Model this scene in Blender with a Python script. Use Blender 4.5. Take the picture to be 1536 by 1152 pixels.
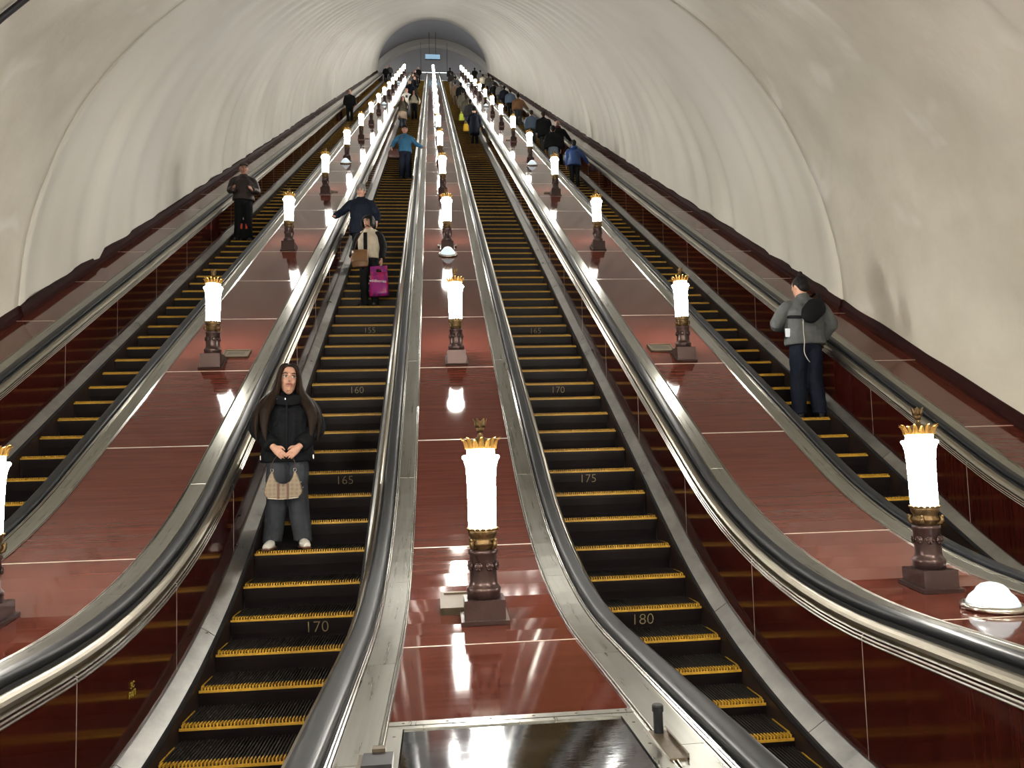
import bpy, bmesh, math, random
from mathutils import Vector, Matrix, noise
random.seed(7)
S = bpy.context.scene
for o in list(bpy.data.objects): bpy.data.objects.remove(o)
COL = S.collection
PI = math.pi
T30 = math.tan(PI/6)
# ------------------------------------------------------------------ camera
F_PX, CAMZ = 1154.0, 1.86
cd = bpy.data.cameras.new('camera'); cam = bpy.data.objects.new('camera', cd); COL.objects.link(cam)
cd.sensor_fit = 'HORIZONTAL'; cd.sensor_width = 36.0; cd.lens = 36.0*F_PX/1536.0
cd.clip_start = 0.05; cd.clip_end = 400
def cam_matrix(p, y, r):
    F = Vector((math.sin(y)*math.cos(p), math.cos(y)*math.cos(p), math.sin(p)))
    R0 = Vector((math.cos(y), -math.sin(y), 0)); U0 = R0.cross(F)
    R = R0*math.cos(r) - U0*math.sin(r); U = U0*math.cos(r) + R0*math.sin(r)
    m = Matrix.Identity(4)
    for i in range(3): m[i][0] = R[i]; m[i][1] = U[i]; m[i][2] = -F[i]
    m[2][3] = CAMZ
    return m
cam.matrix_world = cam_matrix(math.radians(5.607), math.radians(5.640), math.radians(1.6))
S.camera = cam
# ------------------------------------------------------------------ world, exposure
w = bpy.data.worlds.new('world'); S.world = w; w.use_nodes = True
w.node_tree.nodes['Background'].inputs[0].default_value = (1.0, 0.96, 0.89, 1)
w.node_tree.nodes['Background'].inputs[1].default_value = 0.05
S.view_settings.view_transform = 'Standard'; S.view_settings.look = 'None'
S.view_settings.gamma = 1.0; S.view_settings.use_curve_mapping = False
S.view_settings.exposure = 2.2
LAMP_E, DOME_E, FILL_E = 18.5, 0.15, 40.0
try:
    S.cycles.use_denoising = True; S.cycles.sample_clamp_indirect = 12.0
    S.cycles.max_bounces = 6; S.cycles.diffuse_bounces = 4; S.cycles.glossy_bounces = 3
    S.cycles.use_adaptive_sampling = True; S.cycles.adaptive_threshold = 0.04; S.cycles.adaptive_min_samples = 12
    S.cycles.caustics_reflective = False; S.cycles.caustics_refractive = False
except Exception: pass

# ------------------------------------------------------------------ materials
def nmat(name):
    m = bpy.data.materials.new(name); m.use_nodes = True
    return m, m.node_tree.nodes, m.node_tree.links, m.node_tree.nodes['Principled BSDF']
def plain(name, col, rough=0.5, metal=0.0, spec=0.5, coat=0.0, bump=0.0, bscale=60.0, vary=0.0):
    m, N, L, b = nmat(name)
    b.inputs['Base Color'].default_value = (*col, 1); b.inputs['Roughness'].default_value = rough
    b.inputs['Metallic'].default_value = metal; b.inputs['Specular IOR Level'].default_value = spec
    b.inputs['Coat Weight'].default_value = coat; b.inputs['Coat Roughness'].default_value = 0.08
    if bump or vary:
        tc = N.new('ShaderNodeTexCoord'); nz = N.new('ShaderNodeTexNoise')
        nz.inputs['Scale'].default_value = bscale; nz.inputs['Detail'].default_value = 3
        L.new(tc.outputs['Object'], nz.inputs['Vector'])
        if bump:
            bp = N.new('ShaderNodeBump'); bp.inputs['Strength'].default_value = bump; bp.inputs['Distance'].default_value = 0.01
            L.new(nz.outputs['Fac'], bp.inputs['Height']); L.new(bp.outputs['Normal'], b.inputs['Normal'])
        if vary:
            mx = N.new('ShaderNodeMix'); mx.data_type = 'RGBA'
            mx.inputs['A'].default_value = (*[c*(1-vary) for c in col], 1); mx.inputs['B'].default_value = (*[min(1, c*(1+vary)) for c in col], 1)
            L.new(nz.outputs['Fac'], mx.inputs['Factor']); L.new(mx.outputs['Result'], b.inputs['Base Color'])
    return m
def grain(name, c1, c2, scale, rough, coat, rmap=None, metal=0.0, bump=0.02):
    m, N, L, b = nmat(name)
    tc = N.new('ShaderNodeTexCoord'); oi = N.new('ShaderNodeObjectInfo')
    ad = N.new('ShaderNodeVectorMath'); ad.operation = 'ADD'
    sc = N.new('ShaderNodeVectorMath'); sc.operation = 'SCALE'; sc.inputs['Scale'].default_value = 37.0
    cb = N.new('ShaderNodeCombineXYZ')
    for k in range(3): L.new(oi.outputs['Random'], cb.inputs[k])
    L.new(cb.outputs[0], sc.inputs[0]); L.new(tc.outputs['Object'], ad.inputs[0]); L.new(sc.outputs[0], ad.inputs[1])
    mp = N.new('ShaderNodeMapping'); mp.inputs['Scale'].default_value = scale
    L.new(ad.outputs[0], mp.inputs['Vector'])
    nz = N.new('ShaderNodeTexNoise'); nz.inputs['Scale'].default_value = 1.0; nz.inputs['Detail'].default_value = 6; nz.inputs['Roughness'].default_value = 0.65
    L.new(mp.outputs[0], nz.inputs['Vector'])
    rp = N.new('ShaderNodeValToRGB'); rp.color_ramp.elements[0].position = 0.3; rp.color_ramp.elements[1].position = 0.7
    rp.color_ramp.elements[0].color = (*c1, 1); rp.color_ramp.elements[1].color = (*c2, 1)
    L.new(nz.outputs['Fac'], rp.inputs['Fac']); L.new(rp.outputs['Color'], b.inputs['Base Color'])
    b.inputs['Roughness'].default_value = rough; b.inputs['Metallic'].default_value = metal
    b.inputs['Coat Weight'].default_value = coat; b.inputs['Coat Roughness'].default_value = 0.05
    if rmap:
        mr = N.new('ShaderNodeMapRange'); mr.inputs['To Min'].default_value = rmap[0]; mr.inputs['To Max'].default_value = rmap[1]
        L.new(nz.outputs['Fac'], mr.inputs['Value']); L.new(mr.outputs[0], b.inputs['Roughness'])
    if bump:
        bp = N.new('ShaderNodeBump'); bp.inputs['Strength'].default_value = bump; bp.inputs['Distance'].default_value = 0.01
        L.new(nz.outputs['Fac'], bp.inputs['Height']); L.new(bp.outputs['Normal'], b.inputs['Normal'])
    return m
def plaster(name, c1, c2, c3, rough, bump, big, patch):
    m, N, L, b = nmat(name)
    tc = N.new('ShaderNodeTexCoord')
    n1 = N.new('ShaderNodeTexNoise'); n1.inputs['Scale'].default_value = big; n1.inputs['Detail'].default_value = 5; n1.inputs['Roughness'].default_value = 0.6
    n2 = N.new('ShaderNodeTexNoise'); n2.inputs['Scale'].default_value = 14; n2.inputs['Detail'].default_value = 6
    n3 = N.new('ShaderNodeTexNoise'); n3.inputs['Scale'].default_value = patch; n3.inputs['Detail'].default_value = 2; n3.inputs['Distortion'].default_value = 0.6
    for n in (n1, n2, n3): L.new(tc.outputs['Object'], n.inputs['Vector'])
    r1 = N.new('ShaderNodeValToRGB'); r1.color_ramp.elements[0].position = 0.35; r1.color_ramp.elements[1].position = 0.68
    r1.color_ramp.elements[0].color = (*c1, 1); r1.color_ramp.elements[1].color = (*c2, 1); L.new(n1.outputs['Fac'], r1.inputs['Fac'])
    r3 = N.new('ShaderNodeValToRGB'); r3.color_ramp.elements[0].position = 0.60; r3.color_ramp.elements[1].position = 0.70
    r3.color_ramp.elements[0].color = (0, 0, 0, 1); r3.color_ramp.elements[1].color = (1, 1, 1, 1); L.new(n3.outputs['Fac'], r3.inputs['Fac'])
    mx = N.new('ShaderNodeMix'); mx.data_type = 'RGBA'; mx.inputs['B'].default_value = (*c3, 1)
    L.new(r1.outputs['Color'], mx.inputs['A']); L.new(r3.outputs['Color'], mx.inputs['Factor']); L.new(mx.outputs['Result'], b.inputs['Base Color'])
    b.inputs['Roughness'].default_value = rough
    ad = N.new('ShaderNodeMath'); ad.operation = 'ADD'; L.new(n1.outputs['Fac'], ad.inputs[0]); 
    ml = N.new('ShaderNodeMath'); ml.operation = 'MULTIPLY'; ml.inputs[1].default_value = 0.12; L.new(n2.outputs['Fac'], ml.inputs[0]); L.new(ml.outputs[0], ad.inputs[1])
    bp = N.new('ShaderNodeBump'); bp.inputs['Strength'].default_value = bump; bp.inputs['Distance'].default_value = 0.06
    L.new(ad.outputs[0], bp.inputs['Height']); L.new(bp.outputs['Normal'], b.inputs['Normal'])
    return m
def emit(name, col, e, base=(0.8, 0.8, 0.78)):
    m, N, L, b = nmat(name)
    b.inputs['Base Color'].default_value = (*base, 1); b.inputs['Roughness'].default_value = 0.25
    b.inputs['Emission Color'].default_value = (*col, 1); b.inputs['Emission Strength'].default_value = e
    return m
M = dict(
 red_deck=grain('red laminate deck', (0.066, 0.0155, 0.0100), (0.108, 0.0270, 0.0172), (1.2, 30, 30), 0.07, 0.0, (0.04, 0.10), 0.0, 0.004),
 red_panel_shaded=grain('shaded red laminate panel', (0.026, 0.0042, 0.003), (0.048, 0.0080, 0.0052), (40, 40, 1.2), 0.08, 0.0, (0.05, 0.12), 0.0, 0.004),  # same laminate as the deck; the panels' shade is put into darker colours
 maroon=plain('maroon painted plaster', (0.024, 0.0066, 0.006), 0.6, spec=0.06, bump=0.5, bscale=9, vary=0.3),
 alu=grain('brushed aluminium', (0.205, 0.20, 0.175), (0.285, 0.28, 0.25), (30, 1.5, 1.5), 0.3, 0.0, (0.22, 0.36), metal=0.9, bump=0.01),
 plinth=grain('worn aluminium', (0.26, 0.26, 0.25), (0.42, 0.41, 0.39), (4, 3, 3), 0.3, 0.0, (0.2, 0.42), metal=0.92, bump=0.02),
 chrome=plain('polished steel', (0.55, 0.53, 0.48), 0.22, 1.0),
 cove=plain('steel rail guide', (0.36, 0.33, 0.27), 0.3, 1.0),
 rubber=plain('black rubber', (0.011, 0.012, 0.0145), 0.42, spec=0.25),
 gap=plain('black gap', (0.008, 0.008, 0.009), 0.6),
 joint=plain('pale joint strip', (0.62, 0.55, 0.48), 0.35, 0.5),
 step=plain('dark step aluminium', (0.022, 0.018, 0.017), 0.55, 0.0, 0.25, bump=0.1, bscale=40, vary=0.35),
 riser=plain('dark step riser', (0.0075, 0.0045, 0.005), 0.5, 0.0, 0.25, vary=0.35, bscale=12),
 yellow=plain('yellow step edge paint', (0.50, 0.28, 0.025), 0.5, vary=0.4, bscale=30),
 number=plain('faded ochre number paint', (0.24, 0.19, 0.095), 0.6, vary=0.3, bscale=90),
 skirt=plain('dark skirting', (0.035, 0.022, 0.018), 0.4, 0.2, vary=0.4, bscale=5),
 brush=plain('black skirt brush', (0.012, 0.012, 0.014), 0.5),
 bronze=plain('dark bronze', (0.075, 0.045, 0.042), 0.28, 0.5, bump=0.06, bscale=80, vary=0.2),
 brass=plain('antique brass', (0.17, 0.11, 0.05), 0.4, 0.8, bump=0.3, bscale=60, vary=0.3),
 gold=plain('gilded brass', (0.40, 0.22, 0.055), 0.32, 0.85, bump=0.4, bscale=70, vary=0.2),
 glass=emit('lit opal glass', (1.0, 0.965, 0.88), LAMP_E),
 dome=emit('lit opal dome glass', (0.80, 0.94, 1.0), DOME_E, (0.42, 0.48, 0.5)),
 vent=plain('dull brass vent', (0.12, 0.095, 0.065), 0.4, 0.6, bump=0.1, bscale=60),
 plate=grain('scratched steel plate', (0.40, 0.42, 0.46), (0.52, 0.54, 0.58), (2.2, 5, 2), 0.05, 0.0, (0.03, 0.10), metal=1.0, bump=0.05),
 plaster=plaster('white tunnel lining', (0.63, 0.605, 0.54), (0.71, 0.69, 0.63), (0.69, 0.67, 0.62), 0.55, 0.10, 0.35, 0.12),
 plaster2=plaster('patched hall plaster', (0.60, 0.565, 0.48), (0.72, 0.69, 0.605), (0.77, 0.745, 0.69), 0.42, 0.4, 0.8, 0.9),
 floor=plain('grey granite floor', (0.16, 0.15, 0.14), 0.25, bump=0.05, vary=0.4, bscale=80),
 upwall=plain('grey upper hall plaster', (0.42, 0.415, 0.42), 0.7, vary=0.08, bscale=1.0),
 upband=plain('pale upper hall rib', (0.50, 0.47, 0.42), 0.7),
 sign=emit('lit blue sign face', (0.42, 0.66, 0.86), 0.13, (0.3, 0.5, 0.7)),
 upfill=emit('added upper fill globe glass', (0.95, 0.97, 1.0), 30.0),
 tube=emit('lit tube lamp', (0.85, 0.94, 1.0), 0.6),
 dark=plain('dark metal', (0.03, 0.03, 0.035), 0.4, 0.5),
 brick=plain('rusty skirt board', (0.10, 0.055, 0.03), 0.6, vary=0.5, bscale=8),
)
for k_ in ('red_deck', 'red_panel_shaded'): M[k_].node_tree.nodes['Principled BSDF'].inputs['Specular IOR Level'].default_value = 0.29
# ------------------------------------------------------------------ helpers
def mesh(name, V, F, smooth=False):
    me = bpy.data.meshes.new(name); me.from_pydata([tuple(v) for v in V], [], F); me.update()
    if smooth: me.shade_smooth()
    return me
def fixn(me):
    b = bmesh.new(); b.from_mesh(me); bmesh.ops.recalc_face_normals(b, faces=b.faces[:]); b.to_mesh(me); b.free(); return me
def obj(name, me, mat, parent=None, loc=(0, 0, 0), rot=None):
    if mat is not None and not me.materials: me.materials.append(M[mat] if isinstance(mat, str) else mat)
    o = bpy.data.objects.new(name, me); COL.objects.link(o); o.location = loc
    if rot: o.rotation_euler = rot
    o.parent = parent
    return o
def empty(name, loc=(0, 0, 0), rotz=0.0):
    o = bpy.data.objects.new(name, None); COL.objects.link(o); o.location = loc; o.rotation_euler = (0, 0, rotz)
    o.empty_display_size = 0.1
    return o
def tag(o, label, cat, group=None):
    o['label'] = label; o['category'] = cat
    if group: o['group'] = group
    return o
def struct(o, label=None):
    o['kind'] = 'structure'
    if label: o['label'] = label
    return o
def copy_tree(o, parent=None):
    c = o.copy(); COL.objects.link(c); c.parent = parent
    for ch in o.children: copy_tree(ch, c)
    return c
class MB:
    def __init__(s): s.V = []; s.F = []
    def add(s, V, F):
        n = len(s.V); s.V += [Vector(v) for v in V]; s.F += [[i+n for i in f] for f in F]; return s
    def box(s, x0, x1, y0, y1, z0, z1):
        return s.add([(x, y, z) for z in (z0, z1) for y in (y0, y1) for x in (x0, x1)],
            [(0, 2, 3, 1), (4, 5, 7, 6), (0, 1, 5, 4), (2, 6, 7, 3), (0, 4, 6, 2), (1, 3, 7, 5)])
    def lathe(s, prof, n=20, c=(0, 0, 0), a0=0.0, cap=True):
        V = []; F = []
        for r, z in prof:
            for k in range(n):
                a = a0+2*PI*k/n; V.append((c[0]+r*math.cos(a), c[1]+r*math.sin(a), c[2]+z))
        for i in range(len(prof)-1):
            for k in range(n):
                a, b = i*n+k, i*n+(k+1) % n; F.append((a, b, b+n, a+n))
        if cap: F.append(tuple(range(n-1, -1, -1))); F.append(tuple(range((len(prof)-1)*n, len(prof)*n)))
        return s.add(V, F)
    def loft(s, pts, rad, side=(1, 0, 0), n=10, sub=3):
        """closed tube through pts; rad = (a, b) per point, a along side"""
        pts = [Vector(p) for p in pts]; side = Vector(side)
        rad = [(r, r) if not isinstance(r, (tuple, list)) else r for r in rad]
        P = []; Rr = []
        m = len(pts)
        for i in range(m-1):
            p0, p1, p2, p3 = pts[max(i-1, 0)], pts[i], pts[i+1], pts[min(i+2, m-1)]
            for k in range(sub):
                t = k/sub
                P.append(0.5*((2*p1)+(p2-p0)*t+(2*p0-5*p1+4*p2-p3)*t*t+(3*p1-p0-3*p2+p3)*t**3))
                e = t*t*(3-2*t) if sub > 1 else t
                Rr.append((rad[i][0]*(1-e)+rad[i+1][0]*e, rad[i][1]*(1-e)+rad[i+1][1]*e))
        P.append(pts[-1]); Rr.append(rad[-1])
        V = []; F = []
        for i, p in enumerate(P):
            t = (P[min(i+1, len(P)-1)]-P[max(i-1, 0)])
            if t.length < 1e-9: t = Vector((0, 0, 1))
            t.normalize(); sd = side-side.dot(t)*t
            if sd.length < 1e-4: sd = Vector((0, 1, 0))-t[1]*t
            sd.normalize(); up = t.cross(sd)
            for k in range(n):
                a = 2*PI*k/n; V.append(p+sd*(Rr[i][0]*math.cos(a))+up*(Rr[i][1]*math.sin(a)))
        for i in range(len(P)-1):
            for k in range(n):
                a, b = i*n+k, i*n+(k+1) % n; F.append((a, b, b+n, a+n))
        F.append(tuple(range(n-1, -1, -1))); F.append(tuple(range((len(P)-1)*n, len(P)*n)))
        return s.add(V, F)
    def ball(s, c, r, n=12, m=8, rot=None):
        rx, ry, rz = r if isinstance(r, (tuple, list)) else (r, r, r)
        V = []; F = []; c = Vector(c)
        for i in range(1, m):
            ph = PI*i/m
            for k in range(n):
                a = 2*PI*k/n; v = Vector((rx*math.sin(ph)*math.cos(a), ry*math.sin(ph)*math.sin(a), rz*math.cos(ph)))
                V.append(c+(rot @ v if rot else v))
        t, b = Vector((0, 0, rz)), Vector((0, 0, -rz))
        V.append(c+(rot @ t if rot else t)); V.append(c+(rot @ b if rot else b))
        for i in range(m-2):
            for k in range(n):
                a, b2 = i*n+k, i*n+(k+1) % n; F.append((a, a+n, b2+n, b2))
        T = (m-1)*n
        for k in range(n): F.append((T, k, (k+1) % n)); F.append((T+1, (m-2)*n+(k+1) % n, (m-2)*n+k))
        return s.add(V, F)
    def mesh(s, name, smooth=False): return mesh(name, s.V, s.F, smooth)

# ------------------------------------------------------------------ slopes
YT = 78.0
def make_path(c, z0, R, yt, R2=4.0):
    yk = (z0+c)/T30; L = R*math.tan(PI/12); ya, yb = yk-L, yk+L*math.cos(PI/6)
    zt = T30*yt-c; L2 = R2*math.tan(PI/12); yc, yd = yt-L2*math.cos(PI/6), yt+L2
    def f(y):
        if y <= ya: return z0
        if y < yb: return z0+R-math.sqrt(R*R-(y-ya)**2)
        if y <= yc: return T30*y-c
        if y < yd: return zt-(R2-math.sqrt(max(0, R2*R2-(yd-y)**2)))
        return zt
    f.r = (ya, yb, yc, yd); return f
STEP = make_path(3.07, 0.0, 7.5, YT)
DECK = make_path(2.23, 0.955, 6.0, YT-0.35)
VAULT = make_path(3.07-0.95, 0.95, 7.5, YT+6)
ISX = [-2.58, 0.245, 3.04]
ESX = [-4.005, -1.155, 1.645, 4.435]
TX, TR = 0.24, 5.75
Y0, Y1 = 1.0, YT+2.0
_cache = {}
def yspan(y0, y1, paths, step=0.22):
    curved = any((y0 < p.r[1] and y1 > p.r[0]) or (y1 > p.r[2] and y0 < p.r[3]) for p in paths)
    ys = {y0, y1}
    n = max(1, int((y1-y0)/0.8))
    ys |= {y0+(y1-y0)*k/n for k in range(n+1)}
    if not curved: return sorted(ys)
    y = math.ceil(y0/step)*step
    while y < y1:
        if any(p.r[0]-step < y < p.r[1]+step or p.r[2]-step < y < p.r[3]+step for p in paths) and min(abs(y-q) for q in ys) > 0.03: ys.add(round(y, 5))
        y += step
    return sorted(ys)
def strip(name, prof, y0, y1, mat, parent, x0=0.0, closed=True, smooth=False, step=0.22):
    """prof: (x, dz, path); swept along y; origin at (x0, y0, path(y0))"""
    paths = list({id(p[2]): p[2] for p in prof}.values())
    ys = yspan(y0, y1, paths, step)
    straight = all(p.r[1] <= y0 and y1 <= p.r[2] for p in paths)
    key = (name, mat, tuple((round(a, 4), round(b, 4), id(c)) for a, b, c in prof), round(y1-y0, 4)) if straight else None
    zo = prof[0][2](y0)
    if key and key in _cache: me = _cache[key]
    else:
        V = [(x, y-y0, p(y)+dz-zo) for y in ys for x, dz, p in prof]
        n = len(prof); F = []
        for i in range(len(ys)-1):
            for k in range(n if closed else n-1):
                a, b = i*n+k, i*n+(k+1) % n; F.append((a, b, b+n, a+n))
        if closed: F.append(tuple(range(n-1, -1, -1))); F.append(tuple(range((len(ys)-1)*n, len(ys)*n)))
        me = fixn(mesh(name, V, F, smooth)) if closed else mesh(name, V, F, smooth)
        if key: _cache[key] = me
    return obj(name, me, mat, parent, (x0, y0, zo))
# ------------------------------------------------------------------ the setting
def vault(name, mat, y0, y1, r, ny, ripple, thick=0.25, a_end=0.0, seed=0.0, low=0.35):
    n = 56; ys = [y0+(y1-y0)*i/ny for i in range(ny+1)]
    V = []; F = []
    def ring(y, rr, bump):
        zc = VAULT(y); out = [(TX+rr, y, zc-low)]
        for k in range(n+1):
            a = PI*k/n; d = ripple(y, a) if bump else 0.0
            out.append((TX+(rr+d)*math.cos(a), y, zc+(rr+d)*math.sin(a)))
        out.append((TX-rr, y, zc-low)); return out
    m = n+3
    for y in ys: V += ring(y, r, True)
    for y in ys: V += ring(y, r+thick, False)
    o = (ny+1)*m
    for i in range(ny):
        for k in range(m-1):
            a = i*m+k; F.append((a, a+m, a+m+1, a+1)); F.append((o+a, o+a+1, o+a+m+1, o+a+m))
    for k in range(m-1):
        F.append((k, k+1, o+k+1, o+k)); e = ny*m; F.append((e+k, o+e+k, o+e+k+1, e+k+1))
    me = mesh(name, V, F, True)
    return obj(name, me, mat)
def rip_tunnel(y, a):
    ph = (y/1.18) % 1.0
    k = 0.5-0.5*math.cos(2*PI*ph)
    q = noise.noise(Vector((y*0.23, a*1.1, 3.1)))
    f = max(0.0, math.cos(a)**2-0.55)*noise.noise(Vector((y*2.6, a*0.5, 8.0)))*0.10
    k = k**1.6
    return 0.055*k*(0.75+0.8*q)+0.03*q+f*1.4
def rip_hall(y, a):
    q = noise.noise(Vector((y*0.9, a*3.2, 5.0)))+0.5*noise.noise(Vector((y*2.1, a*7.0, 1.0)))
    far = 1.0 if a < PI/2 else 0.9
    w_ = max(0.0, 1-((a-2.35)/0.45)**2)*max(0.0, 1-((y-7.0)/2.6)**2)
    return 0.03*q*far+0.10*w_*noise.noise(Vector((y*1.1, a*4.5, 9.0)))
struct(vault('ceiling', 'plaster', 10.68, YT+0.2, TR, 420, rip_tunnel), 'pale ribbed tunnel vault over the four escalators')
struct(vault('ceiling', 'plaster2', -9.0, 10.70, TR+0.015, 130, rip_hall), 'patched beige plaster vault at the foot of the tunnel')
mb = MB().box(-7, 7.5, -9.3, -9.0, -0.2, 7.2); struct(obj('wall_back', mb.mesh('wall_back'), 'plaster2'), 'end wall of the lower hall')
for q_ in (-1, 1):
    mb = MB().box(TX+q_*6.0-.2, TX+q_*6.0+.2, -9.0, 4.0, -0.2, 1.2); struct(obj('wall_left' if q_ < 0 else 'wall_right', mb.mesh('wall'), 'plaster2'), 'side wall of the lower hall')
# rib across the lower hall vault
V = []; F = []
for y_ in (4.1, 5.11):
    for rr in (TR+0.05, TR-0.10):
        for k in range(57): V.append((TX+rr*math.cos(PI*k/56), y_, VAULT(y_)+rr*math.sin(PI*k/56)))
for k in range(56): F += [(k, k+1, 114+k+1, 114+k), (57+k, 171+k, 171+k+1, 57+k+1), (k, 57+k, 57+k+1, k+1), (114+k, 114+k+1, 171+k+1, 171+k)]
struct(obj('trim_2', fixn(mesh('trim_2', V, F, False)), 'plaster'), 'pale rib across the lower hall vault')
mb = MB().box(-8, 9, -9, 3.2, -0.2, 0.0); struct(obj('floor', mb.mesh('floor'), 'floor'))
# unseen globe lamps added behind the viewer as fill light
GL = MB().ball((0, 0, 0), 0.24, 12, 8).mesh('globe', True)
for x_, y_ in ((-3.2, -1.2), (3.7, -1.2), (-3.2, -4.6), (3.7, -4.6), (0.24, -3.0)):
    g_ = struct(empty('fill_lamp', (x_, y_, 4.6)), 'round globe lamp added as fill light behind the viewer')
    obj('globe', GL, emit('added fill globe glass', (1.0, 0.95, 0.86), FILL_E) if not GL.materials else None, g_)
    obj('stem', MB().lathe([(0.02, 0.22), (0.02, math.sqrt(TR**2-(x_-TX)**2)+0.95-4.6)], 8).mesh('stem'), 'brass', g_)
# upper hall
ZT = STEP(YT+8)
def upper_hall():
    mb = MB(); n = 40; r = 8.4; zc = ZT+1.2; y0, y1 = YT+0.1, YT+9.6
    def arc(y, rr): return [(TX+rr*math.cos(PI*k/n), y, zc+rr*math.sin(PI*k/n)) for k in range(n+1)]
    A, B, C, D = arc(y0, r), arc(y1, r), arc(y0, r+.3), arc(y1, r+.3)
    m = n+1; V = A+B+C+D; F = []
    for k in range(n):
        F += [(k, m+k, m+k+1, k+1), (2*m+k, 2*m+k+1, 3*m+k+1, 3*m+k), (k, k+1, 2*m+k+1, 2*m+k), (m+k, 3*m+k, 3*m+k+1, m+k+1)]
    struct(obj('ceiling', mesh('ceiling', V, F, True), 'upwall'), 'grey vault of the upper hall')
    mb = MB(); V = arc(y1-0.1, r+.25); V += [(x, y+.3, z) for x, y, z in V]
    F = [tuple(range(m)), tuple(range(2*m-1, m-1, -1))]+[(k, m+k, m+k+1, k+1) for k in range(n)]+[(0, n, m+n, m)]
    struct(obj('wall_back', mesh('wall_back', V, F), 'upwall'), 'grey end wall of the upper hall')
    # rib round the end wall
    A, B, C, D = arc(y1-0.9, r-.02), arc(y1-0.12, r-.02), arc(y1-0.9, r-.75), arc(y1-0.12, r-.75)
    V = A+B+C+D; F = []
    for k in range(n): F += [(k, k+1, m+k+1, m+k), (2*m+k, 3*m+k, 3*m+k+1, 2*m+k+1), (k, 2*m+k, 2*m+k+1, k+1), (m+k, m+k+1, 3*m+k+1, 3*m+k)]
    struct(obj('trim_1', mesh('trim_1', V, F, False), 'upband'), 'pale arched rib on the upper hall end wall')
    mb = MB().box(-8.4, 8.9, YT+2.6, y1+.3, ZT-.3, ZT); struct(obj('floor', mb.mesh('floor'), 'floor'))
    # front wall between tunnel ring and hall vault
    V = []; F = []
    for yy in (YT+0.05, YT+0.3):
        zc2 = VAULT(yy)
        V += [(TX+(TR+.1)*math.cos(PI*k/n), yy, zc2+(TR+.1)*math.sin(PI*k/n)) for k in range(n+1)]
        V += [(TX+12*math.cos(PI*k/n), yy, zc2-1+14*math.sin(PI*k/n)) for k in range(n+1)]
    for k in range(n):
        F += [(k, k+1, m+k+1, m+k), (2*m+k, 3*m+k, 3*m+k+1, 2*m+k+1), (k, 2*m+k, 2*m+k+1, k+1)]
    struct(obj('wall_front', mesh('wall_front', V, F), 'upwall'), 'wall round the top of the tunnel')
upper_hall()
# wall bases (maroon, wavy top)
for s, nm in ((-1, 'baseboard_left'), (1, 'baseboard_right')):
    for y0, y1, rr in ((2.0, 10.66, TR+0.01), (10.66, YT, TR-0.02)):
        V = []; F = []; n = int((y1-y0)/0.3)
        for i in range(n+1):
            y = y0+(y1-y0)*i/n; j = 0.018*noise.noise(Vector((y*1.3, s*4.0, 2)))+0.02*abs(noise.noise(Vector((y*0.5, s*9.0, 7))))
            z = DECK(y); x = rr
            for dx, dz in ((-0.055, -0.06), (-0.055, 0.03), (-0.03, 0.06), (-0.012, 0.145+j), (0.05, 0.145+j), (0.05, -0.06)):
                V.append((TX+s*(x+dx), y, z+dz))
        for i in range(n):
            for k in range(6): a, b = i*6+k, i*6+(k+1) % 6; F.append((a, b, b+6, a+6))
        F += [tuple(range(6)), tuple(range(n*6, n*6+6))]
        struct(obj(nm, fixn(mesh(nm, V, F)), 'maroon'), 'maroon skirting along the %s tunnel wall' % ('left' if s < 0 else 'right'))

# ------------------------------------------------------------------ decks between and beside the escalators
J0, JS = 7.45, 1.54
JOINTS = [2.83, 3.94, 5.74]+[J0+JS*k for k in range(0, 46)]+[YT+1.6]
JOINTS = [j for j in JOINTS if j <= YT+1.6]
def ordn(i): return ['first', 'second', 'third', 'fourth', 'fifth', 'sixth', 'seventh', 'eighth', 'ninth', 'tenth', 'eleventh', 'twelfth', 'thirteenth', 'fourteenth', 'fifteenth', 'sixteenth', 'seventeenth'][i]
OD = 0.97   # red deck starts this far from the escalator axis
def deck(name, xa, xb, label, first=0):
    root = empty(name, ((xa+xb)/2, JOINTS[first], DECK(JOINTS[first]))); tag(root, label, 'escalator deck', 'red decks between and beside the escalators')
    bx, by, bz = root.location
    hw = (xb-xa)/2
    for i in range(first, len(JOINTS)-1):
        y0, y1 = JOINTS[i], JOINTS[i+1]
        prof = [(-hw, -0.004, DECK), (hw, -0.004, DECK), (hw, -0.034, DECK), (-hw, -0.034, DECK)]
        o = strip('deck_panel', prof, y0+0.006, y1-0.006, 'red_deck', root); o.location = Vector(o.location)-Vector((0, by, bz))
        prof = [(-hw, -0.003, DECK), (hw, -0.003, DECK), (hw, -0.02, DECK), (-hw, -0.02, DECK)]
        o = strip('joint_strip', prof, y0-0.006, y0+0.006, 'joint', root); o.location = Vector(o.location)-Vector((0, by, bz))
    return root
for i, x in enumerate(ISX):
    l = x-(ESX[i]+OD); deck('balustrade_deck', ESX[i]+OD, ESX[i+1]-OD, ['dark red panelled deck between the two left escalators', 'dark red panelled deck down the middle between the two centre escalators', 'dark red panelled deck between the two right escalators'][i])
deck('balustrade_deck', TX-TR-0.03, ESX[0]-OD, 'narrow dark red deck along the left tunnel wall', 1)
deck('balustrade_deck', ESX[3]+OD, TX+TR+0.03, 'narrow dark red deck along the right tunnel wall', 1)
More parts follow.
